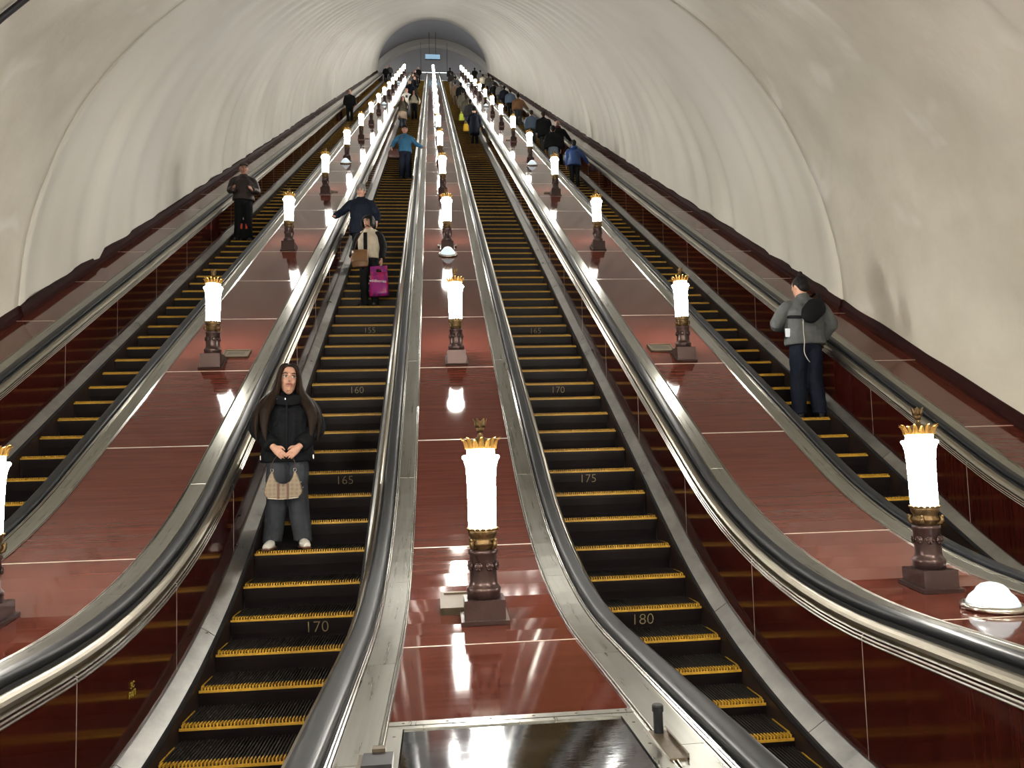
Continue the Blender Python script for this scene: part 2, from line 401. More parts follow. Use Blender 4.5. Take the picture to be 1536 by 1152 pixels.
# ------------------------------------------------------------------ escalators
NC = 46
def step_mesh(detail):
    a = MB()
    a.box(-0.5, 0.5, 0.0, 0.40, -0.028, -0.017)                                   # tread base
    # riser, slightly bowed, running under the step below
    V = []; F = []
    pr = [(0.0, -0.017), (0.004, -0.06), (0.016, -0.13), (0.036, -0.20), (0.06, -0.26)]
    for x in (-0.5, 0.5):
        for y, z in pr: V.append((x, y, z))
        for y, z in pr: V.append((x, y+0.012, z))
    n = len(pr)
    for i in range(n-1): F += [(i, i+1, 2*n+i+1, 2*n+i), (n+i, 3*n+i, 3*n+i+1, n+i+1)]
    a.add(V, F)
    a.box(-0.5, -0.488, 0.02, 0.40, -0.26, -0.01); a.box(0.488, 0.5, 0.02, 0.40, -0.26, -0.01)
    if detail:
        for k in range(NC):
            x = -0.49+0.98*(k+0.5)/NC; a.box(x-0.0042, x+0.0042, 0.05, 0.40, -0.017, 0.0)
    else: a.box(-0.495, 0.495, 0.05, 0.40, -0.017, -0.003)
    e = MB(); e.box(-0.497, 0.497, -0.006, 0.006, -0.034 if detail else -0.028, -0.017)
    if detail:
        for k in range(NC):
            x = -0.49+0.98*(k+0.5)/NC; e.box(x-0.0044, x+0.0044, 0.0, 0.056, -0.018, 0.0012)
        for x in (-0.494, 0.494): e.box(x-0.0025, x+0.0025, 0.05, 0.30, -0.012, 0.0005)
    else:
        for k in range(27):
            x = -0.49+0.98*(k+0.5)/27; e.box(x-0.008, x+0.008, 0.0, 0.03, -0.018, 0.0012)
    me = a.mesh('step'); me.materials.append(M['step']); me.materials.append(M['riser'])
    for p in me.polygons:
        if p.index in range(6, 6+2*(n-1)+12): p.material_index = 1
    return me, e.mesh('step_edge')
SM = [step_mesh(True), step_mesh(False)]
PHASE = [10.05, 10.42, 10.32, 9.27]
NUM = {1: {10.42: '160', 12.42: '155', 8.42: '165', 6.42: '170'}, 2: {10.32: '170', 12.32: '165', 8.32: '175', 6.32: '180'}}
NUMX = {1: {'155': 0.10, '160': 0.09, '165': 0.16, '170': 0.17}, 2: {'165': -0.02, '170': 0.0, '175': -0.02, '180': 0.0}}
def text_mesh(name, txt, size, ext=0.0008, thin=0.0):
    c = bpy.data.curves.new(name, 'FONT'); c.body = txt; c.size = size; c.extrude = ext; c.align_x = 'CENTER'; c.align_y = 'CENTER'; c.resolution_u = 3; c.offset = thin
    t = bpy.data.objects.new(name, c); COL.objects.link(t)
    dg = bpy.context.evaluated_depsgraph_get(); me = bpy.data.meshes.new_from_object(t.evaluated_get(dg))
    bpy.data.objects.remove(t); bpy.data.curves.remove(c); me.materials.clear(); return me
TXT = {t: text_mesh('step_number', t, 0.13, 0.0008, -0.0022) for t in ('155', '160', '165', '170', '175', '180')}
ELAB = ['leftmost escalator, running beside the left tunnel wall', 'escalator carrying the young woman in the black jacket',
        'escalator with numbers 170 to 180 just right of the middle deck', 'rightmost escalator, carrying the person in the grey hoodie']
for e, X in enumerate(ESX):
    root = empty('escalator', (X, 0, 0)); tag(root, ELAB[e], 'escalator', 'four parallel metro escalators')
    # steps
    ph = PHASE[e]; k0 = math.ceil((3.2-ph)/0.4); k1 = int((YT+1.2-ph)/0.4)
    for k in range(k0, k1+1):
        y = ph+0.4*k; a, b = SM[0 if y < 23 else 1]
        st = obj('step', a, 'step', root, (0, y, STEP(y))); obj('step_edge', b, 'yellow', st)
        for yy, t in NUM.get(e, {}).items():
            if abs(yy-y) < 0.01: obj('step_number', TXT[t], 'number', st, (NUMX[e][t], 0.0075, -0.105), (math.radians(99), 0, 0))
    for s in (-1, 1):
        def P(pts): return [(s*o, dz, p) for o, dz, p in pts]
        # skirt
        strip('skirt_panel', P([(0.506, -0.30, STEP), (0.506, 0.085, STEP), (0.53, 0.085, STEP), (0.53, -0.30, STEP)]), Y0+.6, Y1, 'skirt', root)
        strip('skirt_brush', P([(0.494, 0.055, STEP), (0.488, 0.075, STEP), (0.494, 0.098, STEP), (0.512, 0.10, STEP), (0.512, 0.055, STEP)]), Y0+.6, Y1, 'brush', root)
        # plinth boards, cut every second panel
        PJ = [Y0+.6]+[2.9, 4.55, 6.05]+[7.45+0.75+3.08*k for k in range(0, 22)]+[Y1]
        for a, b in zip(PJ[:-1], PJ[1:]):
            strip('plinth_board', P([(0.512, 0.10, STEP), (0.612, 0.165, STEP), (0.64, 0.165, STEP), (0.64, 0.06, STEP), (0.53, 0.06, STEP)]), a+0.003, b-0.003, 'plinth', root)
        # red balustrade panels
        BJ = [Y0+.4, 2.6, 4.1, 5.55]+[J0-0.45+JS*k for k in range(0, 46)]+[Y1]
        BJ = [j for j in BJ if j < Y1]+[Y1]
        for a, b in zip(BJ[:-1], BJ[1:]):
            if b-a < 0.05: continue
            strip('balustrade_panel', P([(0.624, 0.15, STEP), (0.632, -0.10, DECK), (0.65, -0.10, DECK), (0.65, 0.15, STEP)]), a+0.0022, b-0.0022, 'red_panel_shaded', root)
            strip('panel_joint', P([(0.6225, 0.15, STEP), (0.6305, -0.10, DECK), (0.64, -0.10, DECK), (0.64, 0.15, STEP)]), a-0.002, a+0.002, 'joint', root)
        # lower trim beads, rail guide cove, handrail, outer beads
        for d0 in (-0.130, -0.1135, -0.097):
            o0 = 0.622+(d0+0.13)*0.45
            strip('trim_bead', P([(o0, d0, DECK), (o0-0.004, d0+0.006, DECK), (o0, d0+0.012, DECK), (o0+0.02, d0+0.012, DECK), (o0+0.02, d0, DECK)]), Y0+.3, Y1, 'chrome', root, smooth=False)
        cv = [(0.640, -0.083, DECK), (0.637, -0.066, DECK), (0.641, -0.049, DECK), (0.651, -0.034, DECK), (0.665, -0.022, DECK), (0.683, -0.014, DECK), (0.683, -0.06, DECK), (0.66, -0.083, DECK)]
        strip('rail_guide', P(cv), Y0+.3, Y1, 'cove', root, smooth=False)
        strip('guide_gap', P([(0.68, -0.022, DECK), (0.68, 0.004, DECK), (0.81, 0.004, DECK), (0.81, -0.022, DECK)]), Y0+.3, Y1, 'gap', root)
        hr = []
        for k in range(15):
            a = -0.15*PI+1.3*PI*k/14; ca, sa = math.cos(a), math.sin(a)
            hr.append((0.742+0.049*math.copysign(abs(ca)**0.62, ca), 0.020+0.028*math.copysign(abs(sa)**0.75, sa), DECK))
        strip('handrail', P(hr), Y0, Y1+.3, 'rubber', root, smooth=True)
        for o0 in (0.803, 0.815):
            strip('trim_bead', P([(o0-.004, -0.01, DECK), (o0-.004, 0.010, DECK), (o0, 0.013, DECK), (o0+0.004, 0.010, DECK), (o0+0.004, -0.01, DECK)]), Y0+.3, Y1, 'chrome', root)
        DJ = [Y0+.2, 2.45, 3.62, 5.15]+[6.85+2.31*k for k in range(0, 31)]+[Y1]
        for a, b in zip(DJ[:-1], DJ[1:]):
            strip('deck_strip', P([(0.822, 0.002, DECK), (0.948, 0.002, DECK), (0.948, -0.02, DECK), (0.822, -0.02, DECK)]), a+0.002, b-0.002, 'alu', root)
        for o0 in (0.953, 0.966):
            strip('trim_bead', P([(o0-.003, -0.01, DECK), (o0-.003, 0.004, DECK), (o0, 0.007, DECK), (o0+0.003, 0.004, DECK), (o0+0.003, -0.01, DECK)]), Y0+.3, Y1, 'chrome', root)
        strip('guide_gap', P([(0.945, -0.012, DECK), (0.945, -0.005, DECK), (0.972, -0.005, DECK), (0.972, -0.012, DECK)]), Y0+.3, Y1, 'gap', root)
# steel covers at the foot of each deck
def foot_cover(xa, xb, label):
    r = empty('steel_cover', ((xa+xb)/2, Y0+.5, 0.0)); tag(r, label, 'steel cover', 'steel covers at the foot of the decks')
    h = (xb-xa)/2; z = 0.955; ya, yb = 0.0, 2.78-(Y0+.5)
    obj('plate', MB().box(-h+.055, h-.055, ya, yb-.03, z-.03, z-.004).mesh('plate'), 'plate', r)
    for s in (-1, 1): obj('edge_strip', MB().box(min(s*h, s*(h-.05)), max(s*h, s*(h-.05)), ya, yb-.03, z-.03, z+.001).mesh('edge_strip'), 'alu', r)
    obj('cross_strip', MB().box(-h, h, yb+.004, yb+.045, z-.03, z+.002).mesh('cross_strip'), 'alu', r)
    obj('cross_strip', MB().box(-h, h, yb-.03, yb-.002, z-.03, z+.001).mesh('cross_strip'), 'alu', r)
    rv = MB().lathe([(0.006, 0), (0.006, 0.002), (0.003, 0.003)], 8).mesh('rivet')
    for k in range(6): obj('rivet', rv, 'vent', r, (-h+.05+(2*h-.1)*k/5, yb+.025, z+.001)); 
    for k in range(6):
        for s in (-1, 1): obj('rivet', rv, 'vent', r, (s*(h-.025), yb-.1-.2*k, z))
    obj('body', MB().box(-h, h, ya, yb+.04, 0.0, z-.035).mesh('body'), 'dark', r)
    return r
for i, x in enumerate(ISX):
    foot_cover(ESX[i]+OD, ESX[i+1]-OD, ['steel cover at the foot of the left deck', 'scratched shiny steel cover plate at the foot of the middle deck', 'steel cover at the foot of the right deck'][i])
# ------------------------------------------------------------------ lamps
def lamp_meshes(n):
    d = {}
    fl = MB(); fl.box(-0.133, 0.133, -0.133, 0.133, -0.01, 0.012)
    d['base_flange'] = fl
    # plinth sits level on a sloping deck: wedge below
    pl = MB(); pl.box(-0.112, 0.112, -0.112, 0.112, 0.0, 0.108); d['plinth'] = pl
    d['column'] = MB().lathe([(0.094, 0.108), (0.094, 0.140), (0.097, 0.146), (0.097, 0.162), (0.090, 0.170), (0.080, 0.182), (0.077, 0.20), (0.077, 0.345), (0.082, 0.350), (0.083, 0.366), (0.076, 0.374)], n)
    col = MB().lathe([(0.062, 0.372), (0.062, 0.385), (0.078, 0.40), (0.082, 0.412), (0.070, 0.424), (0.070, 0.44), (0.080, 0.452), (0.083, 0.47), (0.083, 0.488)], n)
    for k in range(16):
        a = 2*PI*k/16; col.ball((0.081*math.cos(a), 0.081*math.sin(a), 0.489), (0.014, 0.014, 0.009), 6, 4)
    d['collar'] = col
    br = MB()
    for k in range(4):
        a = PI/4+PI/2*k; m = Matrix.Rotation(a, 3, 'Z')
        pts = [m @ Vector(p) for p in ((0.066, 0, 0.385), (0.086, 0, 0.392), (0.092, 0, 0.415), (0.080, 0, 0.432))]
        br.loft(pts, [0.011, 0.014, 0.013, 0.009], side=(m @ Vector((0, 1, 0))), n=6, sub=2)
        br.ball(m @ Vector((0.094, 0, 0.428)), 0.012, 6, 4)
    d['scroll'] = br
    d['shade'] = MB().lathe([(0.077, 0.486), (0.079, 0.52), (0.080, 0.66), (0.083, 0.78), (0.088, 0.84), (0.098, 0.875), (0.107, 0.888), (0.107, 0.897), (0.099, 0.904), (0.080, 0.906), (0.079, 0.942)], n)
    cr = MB().lathe([(0.084, 0.938), (0.088, 0.950), (0.085, 0.956)], n)
    for k in range(16):
        a = 2*PI*k/16; m = Matrix.Rotation(a, 3, 'Z'); f = 1.0 if k % 2 == 0 else 0.82
        V = []; hh = [(0.084, 0.938, 0.010), (0.087, 0.958, 0.015), (0.093, 0.938+0.044*f, 0.013), (0.101, 0.938+0.060*f, 0.008), (0.113, 0.938+0.066*f, 0.003)]
        for r, z, ww in hh:
            for sx in (-1, 0, 1): V.append(m @ Vector((r+(0.007 if sx == 0 else 0), sx*ww, z)))
        for r, z, ww in hh:
            for sx in (-1, 0, 1): V.append(m @ Vector((r-0.004+(0.004 if sx == 0 else 0), sx*ww, z)))
        F = []; q = len(hh)*3
        for i in range(len(hh)-1):
            for j in range(2):
                b = i*3+j; F += [(b, b+1, b+4, b+3), (q+b, q+b+3, q+b+4, q+b+1)]
            F += [(i*3, i*3+3, q+i*3+3, q+i*3), (i*3+2, q+i*3+2, q+i*3+5, i*3+5)]
        F += [(q-3, q-2, 2*q-2, 2*q-3), (q-2, q-1, 2*q-1, 2*q-2)]
        cr.add(V, F)
    d['crown'] = cr
    d['cap'] = MB().lathe([(0.080, 0.955), (0.074, 0.972), (0.050, 0.985), (0.040, 0.998), (0.018, 1.006), (0.012, 1.03), (0.012, 1.036)], n)
    fi = MB().lathe([(0.012, 1.030), (0.020, 1.036), (0.023, 1.05), (0.028, 1.085), (0.031, 1.098), (0.025, 1.098), (0.016, 1.06)], max(8, n//2))
    for k in range(6):
        a = 2*PI*k/6; m = Matrix.Rotation(a, 3, 'Z')
        fi.loft([m @ Vector((0.026, 0, 1.06)), m @ Vector((0.032, 0, 1.097)), m @ Vector((0.040, 0, 1.112))], [(0.013, 0.004), (0.013, 0.003), (0.003, 0.002)], side=(m @ Vector((0, 1, 0))), n=6, sub=2)
    d['finial'] = fi
    return {k: v.mesh(k, k not in ('base_flange', 'plinth', 'crown')) for k, v in d.items()}
LMAT = dict(base_flange='bronze', plinth='bronze', column='bronze', collar='brass', scroll='brass', shade='glass', crown='gold', cap='brass', finial='brass')
LM = [lamp_meshes(24), lamp_meshes(12)]
ros = MB()
ros.lathe([(0.025, 0.0), (0.025, 0.005), (0.018, 0.006), (0.015, 0.010), (0.007, 0.011)], 12)
for k in range(6): ros.ball((0.018*math.cos(k*PI/3), 0.018*math.sin(k*PI/3), 0.007), (0.007, 0.007, 0.005), 6, 4)
ROS = ros.mesh('rosette', True)
for dct in LM:
    for k, me in dct.items(): me.materials.append(M[LMAT[k]])
def lamp(x, y, label, lod):
    zc = DECK(y)+0.010
    r = empty('column_lamp', (x, y, zc)); tag(r, label, 'lamp', 'column lamps along the decks')
    sl = (DECK(y+.11)-DECK(y-.11))/0.22; ang = math.atan(sl)
    for k, me in LM[lod].items():
        if k == 'base_flange': obj(k, me, None, r, (0, 0, 0), (ang, 0, 0)); continue
        if k == 'plinth':
            # level top, foot cut to the slope of the deck
            key = ('plinth', round(sl, 3))
            if key not in _cache:
                V = [(sx*.112, sy*.112, (sy*.112*sl if b == 0 else 0.108)) for b in (0, 1) for sy in (-1, 1) for sx in (-1, 1)]
                _cache[key] = mesh('plinth', V, [(0, 2, 3, 1), (4, 5, 7, 6), (0, 1, 5, 4), (2, 6, 7, 3), (0, 4, 6, 2), (1, 3, 7, 5)])
            obj(k, _cache[key], 'bronze', r); continue
        obj(k, me, None, r)
    if lod == 0:
        for k in range(8):
            a = PI/8+k*PI/4
            obj('rosette', ROS, 'bronze', r, (0.077*math.cos(a), 0.077*math.sin(a), 0.285), (PI/2, 0, a+PI/2))
    return r
DN = ['left', 'middle', 'right']
LY = [4.55]+[9.15+4.62*k for k in range(15)]
for i, x in enumerate(ISX):
    for k, y in enumerate(LY):
        if i == 0 and k == 0: lab = 'lit column lamp cut by the left picture edge, lowest on the left deck'
        elif k == 0: lab = 'lit column lamp lowest and largest on the %s deck' % DN[i]
        else: lab = 'lit column lamp, %s from the bottom of the %s deck' % (ordn(k), DN[i])
        yy = y if k else (4.74, 4.42, 4.62)[i]
        lamp(x, yy, lab, 0 if k < 4 else 1)
# low dome lights
RINGM = MB().lathe([(0.165, -0.012), (0.168, 0.012), (0.160, 0.022), (0.148, 0.026), (0.135, 0.024), (0.130, 0.012)], 28).mesh('ring', True)
DOMEM = MB().lathe([(0.134, 0.016), (0.130, 0.034), (0.118, 0.058), (0.102, 0.074), (0.090, 0.084), (0.078, 0.106), (0.058, 0.124), (0.032, 0.134), (0.008, 0.137)], 28).mesh('dome', True)
def dome(x, y, label):
    sl = math.atan((DECK(y+.1)-DECK(y-.1))/0.2)
    r = empty('dome_light', (x, y, DECK(y)+0.008)); r.rotation_euler = (sl, 0, 0); tag(r, label, 'dome light', 'low dome lights on the decks')
    obj('ring', RINGM, 'chrome', r); obj('glass_dome', DOMEM, 'dome', r)
for i, ys in ((0, (22.6, 41.1, 59.6)), (1, (13.4, 31.9, 50.4, 68.9)), (2, (4.12, 22.6, 41.1, 59.6))):
    for k, y in enumerate(ys):
        dome(ISX[i]+(0.03 if i == 2 and k == 0 else 0), y, 'white glass dome light on the %s deck, %s from the bottom' % (DN[i], ordn(k)))
# deck vents beside lamps
def vent(x, y, label, w=0.15, l=0.22, slots=True, h=0.012):
    sl = math.atan((DECK(y+.1)-DECK(y-.1))/0.2)
    r = empty('deck_vent', (x, y, DECK(y)-0.002)); r.rotation_euler = (sl, 0, 0); tag(r, label, 'vent plate', 'brass vent plates on the decks')
    obj('plate', MB().box(-w, w, -l/2, l/2, 0, h).mesh('plate'), 'vent', r)
    fr = MB(); f = 0.016
    fr.box(-w-.005, -w+f, -l/2-.005, l/2+.005, 0, h+.008); fr.box(w-f, w+.005, -l/2-.005, l/2+.005, 0, h+.008)
    fr.box(-w, w, -l/2-.005, -l/2+f, 0, h+.008); fr.box(-w, w, l/2-f, l/2+.005, 0, h+.008)
    obj('frame', fr.mesh('frame'), 'vent', r)
    if slots:
        sm = MB().box(-0.004, 0.004, -0.045, 0.045, h-.002, h+.001).mesh('slot')
        for k in range(10): obj('slot', sm, 'gap', r, (-0.09+0.02*k, 0.01, 0))
vent(ISX[0]+0.20, 9.42, 'slotted brass vent plate beside the second lamp of the left deck')
vent(ISX[2]-0.20, 9.42, 'slotted brass vent plate beside the second lamp of the right deck')
vent(ISX[1]-0.125, 4.68, 'brass framed box plate behind the lowest lamp of the middle deck', 0.115, 0.30, False, 0.035)
vent(ISX[1], 13.95, 'small vent plate behind the third lamp of the middle deck', 0.17, 0.12)
vent(ISX[0]+0.14, 18.6, 'small vent plate beside the fourth lamp of the left deck', 0.12, 0.12)
vent(ISX[2]-0.14, 18.6, 'small vent plate beside the fourth lamp of the right deck', 0.12, 0.12)
vent(ISX[0]+0.14, 27.85, 'small vent plate beside the sixth lamp of the left deck', 0.12, 0.12)
vent(ISX[2]-0.14, 27.85, 'small vent plate beside the sixth lamp of the right deck', 0.12, 0.12)
# stop button on the middle deck foot
r = empty('stop_switch', (ISX[1]+0.455, 2.55, 0.955)); tag(r, 'black push button on a steel bracket beside the shiny cover plate', 'switch')
obj('bracket', MB().box(-0.03, 0.03, -0.22, 0.02, 0, 0.008).box(0.024, 0.03, -0.22, 0.02, 0, 0.02).mesh('bracket'), 'vent', r)
obj('button_stem', MB().lathe([(0.016, 0.006), (0.016, 0.075)], 14).mesh('button_stem', False), 'rubber', r)
obj('button_cap', MB().lathe([(0.019, 0.075), (0.019, 0.092), (0.016, 0.096)], 14).mesh('button_cap', False), 'rubber', r)
r = empty('lock_block', (ISX[1]-0.44, 2.42, 0.955)); tag(r, 'small dark metal lock block on the left foot of the middle deck', 'lock')
obj('block', MB().box(-0.045, 0.045, -0.05, 0.05, 0, 0.03).mesh('block'), 'dark', r)
obj('hinge', MB().box(-0.06, -0.045, -0.06, 0.06, 0, 0.022).box(-0.02, 0.02, 0.05, 0.08, 0, 0.04).mesh('hinge'), 'vent', r)
for x_ in (-6.5, 7.0):  # hidden globes added at the sides to brighten the upper hall
    g_ = struct(empty('fill_lamp', (x_, YT+5.5, ZT+2.2)), 'unseen round globe lamp added to brighten the upper hall')
    g2 = obj('globe', GL.copy(), None, g_); g2.data.materials.clear(); g2.data.materials.append(M['upfill']); obj('stem', MB().lathe([(0.02, 0.22), (0.02, 4.0)], 8).mesh('stem'), 'brass', g_)
# upper hall sign and tube lamps
r = empty('hanging_sign', (0.25, YT+4.2, ZT+4.5)); tag(r, 'lit blue sign hanging in the upper hall at the tunnel top', 'sign')
obj('panel', MB().box(-0.85, 0.85, -0.06, 0.06, 0.0, 0.62).mesh('panel'), 'dark', r)
obj('face', MB().box(-0.82, 0.82, -0.075, -0.058, 0.05, 0.59).mesh('face'), 'sign', r)
for s in (-1, 1): obj('hanger', MB().box(s*.36-.02, s*.36+.02, -.02, .02, 0.6, 3.2).mesh('hanger'), 'dark', r)
for k, z in enumerate((3.3, 2.75)):
    r = empty('tube_lamp', (0.4, YT+6.2+0.8*k, ZT+z+0.75)); tag(r, ['upper', 'lower'][k]+' bright tube lamp under the hanging sign', 'lamp', 'tube lamps of the upper hall')
    obj('tube', MB().lathe([(0.035, -2.1), (0.035, 2.1)], 10).mesh('tube', False), 'tube', r, rot=(0, PI/2, 0))
    obj('housing', MB().box(-2.2, 2.2, -.06, .06, .04, .09).mesh('housing'), 'dark', r)
    for s in (-1, 1): obj('hanger', MB().box(s*1.5-.015, s*1.5+.015, -.015, .015, 0.09, 3.6).mesh('hanger'), 'dark', r)
# ------------------------------------------------------------------ people
def cloth(name, col, rough=0.75, spec=0.3, vary=0.25, bs=14): return plain(name, col, rough, 0.0, spec, bump=0.25, bscale=bs, vary=vary)
SKIN = plain('skin', (0.50, 0.27, 0.19), 0.5, vary=0.06, bscale=20)
SKIN2 = plain('ruddy skin', (0.40, 0.19, 0.13), 0.5, vary=0.08, bscale=20)
HAIR_BR = grain('long brown hair', (0.006, 0.0038, 0.0026), (0.026, 0.015, 0.0095), (80, 80, 2.0), 0.5, 0.0, bump=0.5)
HAIR_BR.node_tree.nodes['Principled BSDF'].inputs['Specular IOR Level'].default_value = 0.12
C = dict(black=cloth('black cloth', (0.007, 0.0075, 0.009), spec=0.15), nearblack=cloth('soft black cloth', (0.0075, 0.008, 0.010), 0.8, 0.12, vary=0.4), navy=cloth('navy cloth', (0.007, 0.010, 0.020), spec=0.15), grey=cloth('grey knit', (0.085, 0.09, 0.092)),
 dgrey=cloth('dark grey cloth', (0.04, 0.042, 0.045)), jeans=cloth('faded charcoal denim', (0.036, 0.040, 0.049), bs=9, vary=0.45), bjeans=cloth('pale blue denim', (0.16, 0.20, 0.26)),
 brown=cloth('dark brown shell', (0.026, 0.018, 0.017), 0.45), tan=cloth('rust brown cloth', (0.20, 0.10, 0.045)), blue=cloth('bright blue shell', (0.022, 0.10, 0.19), 0.5), royal=cloth('royal blue quilt', (0.02, 0.05, 0.16), 0.45),
 olive=cloth('olive cloth', (0.07, 0.065, 0.045)), cream=cloth('cream fleece', (0.52, 0.46, 0.36)), white=cloth('white cotton', (0.60, 0.57, 0.52)), beige=cloth('beige wool', (0.30, 0.22, 0.16)), lgrey=cloth('light grey cloth', (0.22, 0.22, 0.22)),
 steel=cloth('steel blue cloth', (0.09, 0.13, 0.20)), maroon=cloth('plum scarf', (0.07, 0.015, 0.03)), teal=cloth('teal cloth', (0.06, 0.13, 0.15)),
 hair=plain('dark hair', (0.006, 0.005, 0.005), 0.55, spec=0.2), hairbr=plain('brown hair', (0.03, 0.019, 0.012), 0.55, spec=0.2), hairgr=plain('grey hair', (0.20, 0.18, 0.16), 0.5), longhair=HAIR_BR,
 shoe=plain('dark shoe leather', (0.015, 0.013, 0.013), 0.4), sneaker=plain('white sneaker leather', (0.66, 0.65, 0.60), 0.4), sole=plain('gum sole', (0.13, 0.055, 0.035), 0.5),
 lips=plain('lips', (0.30, 0.075, 0.075), 0.4), eye=plain('eye white', (0.55, 0.50, 0.47), 0.2), iris=plain('iris', (0.03, 0.022, 0.018), 0.15), brow=plain('eyebrow', (0.05, 0.03, 0.02), 0.6),
 silver=plain('silver fitting', (0.75, 0.74, 0.72), 0.2, 1.0), nail=plain('pale nail', (0.75, 0.62, 0.58), 0.2), beanie=cloth('grey beanie knit', (0.20, 0.19, 0.18), bs=50), red=plain('red reflector', (0.6, 0.05, 0.02), 0.4))
WR = bpy.data.textures.new('cloth folds', 'CLOUDS'); WR.noise_scale = 0.085; WR.noise_depth = 2
def skinned(name, mb, mat, parent, voxel, smooth=4, wr=0.0, T=None):
    if T is not None: mb.V = [T @ v for v in mb.V]
    o = obj(name, mb.mesh(name, True), mat, parent)
    r = o.modifiers.new('fuse', 'REMESH'); r.mode = 'VOXEL'; r.voxel_size = voxel; r.use_smooth_shade = True
    if smooth: q = o.modifiers.new('soften', 'SMOOTH'); q.iterations = smooth; q.factor = 0.5
    if wr:
        d = o.modifiers.new('folds', 'DISPLACE'); d.texture = WR; d.strength = wr; d.mid_level = 0.5; d.texture_coords = 'GLOBAL'
    return o
def hand(mb, w, d, nrm, s, lod=1, curl=0.5, k=1.0):
    """w wrist, d pointing along the hand, nrm the way the palm faces, s = +1 if the thumb lies towards (d x nrm)"""
    w, d, nrm = Vector(w), Vector(d).normalized(), Vector(nrm); nrm = (nrm-nrm.dot(d)*d).normalized(); t = d.cross(nrm)*s
    mb.loft([w-d*0.03*k, w+d*0.02*k, w+d*0.06*k, w+d*0.092*k], [(0.026*k, 0.021*k), (0.034*k, 0.019*k), (0.041*k, 0.017*k), (0.038*k, 0.013*k)], side=t, n=10, sub=2)
    fr = 0.0085*k if lod < 2 else 0.011*k
    for off, L in ((0.030, 0.070), (0.010, 0.080), (-0.011, 0.074), (-0.031, 0.057)):
        p = w+d*0.085*k+t*off*k; q = d; pts = [p]
        for j in range(3):
            a = curl*(0.45+0.5*j); q = (d*math.cos(a)+nrm*math.sin(a)); p = p+q*(L/3*k); pts.append(p)
        mb.loft([pts[0]-d*0.012*k]+pts, [fr, fr, fr*0.96, fr*0.9, fr*0.62], side=t, n=8, sub=2)
    p = w+d*0.025*k+t*0.030*k
    mb.loft([p-t*0.008*k, p+d*0.025*k+t*0.016*k+nrm*0.012*k, p+d*0.050*k+t*0.019*k+nrm*0.024*k, p+d*0.070*k+t*0.014*k+nrm*0.032*k], [0.012*k, 0.0115*k, 0.010*k, 0.007*k], side=nrm, n=8, sub=2)
HEADR = [(0.000, .020, .018, -.066), (0.012, .036, .036, -.050), (0.035, .049, .062, -.030), (0.062, .058, .078, -.014), (0.10, .067, .090, -.004), (0.135, .072, .096, .002), (0.17, .070, .094, .006), (0.198, .058, .078, .010), (0.216, .036, .048, .012), (0.225, .012, .016, .012)]
POSE = {  # elbow, wrist, hand direction, palm normal for the +x arm; the -x arm is mirrored
 'down': ((.255, .02, 1.12), (.265, -.05, .88), (0, -.15, -1), (-1, 0, 0)),
 'rail': ((.33, -.02, 1.17), (.50, -.16, 1.00), (.5, -.8, -.1), (0, 0, -1)),
 'clasp': ((.275, -.02, 1.13), (.125, -.215, .965), (-.62, -.25, -.62), (-.3, .9, -.2)),
 'front': ((.27, .03, 1.13), (.19, -.20, 1.08), (-.2, -.9, .1), (-.9, .2, 0)),
 'phone': ((.25, .02, 1.14), (.10, -.25, 1.18), (-.3, -.6, .6), (-.3, .5, .6)),
 'half': ((.28, .02, 1.12), (.27, -.14, .93), (-.1, -.6, -.8), (-1, 0, 0)),
}
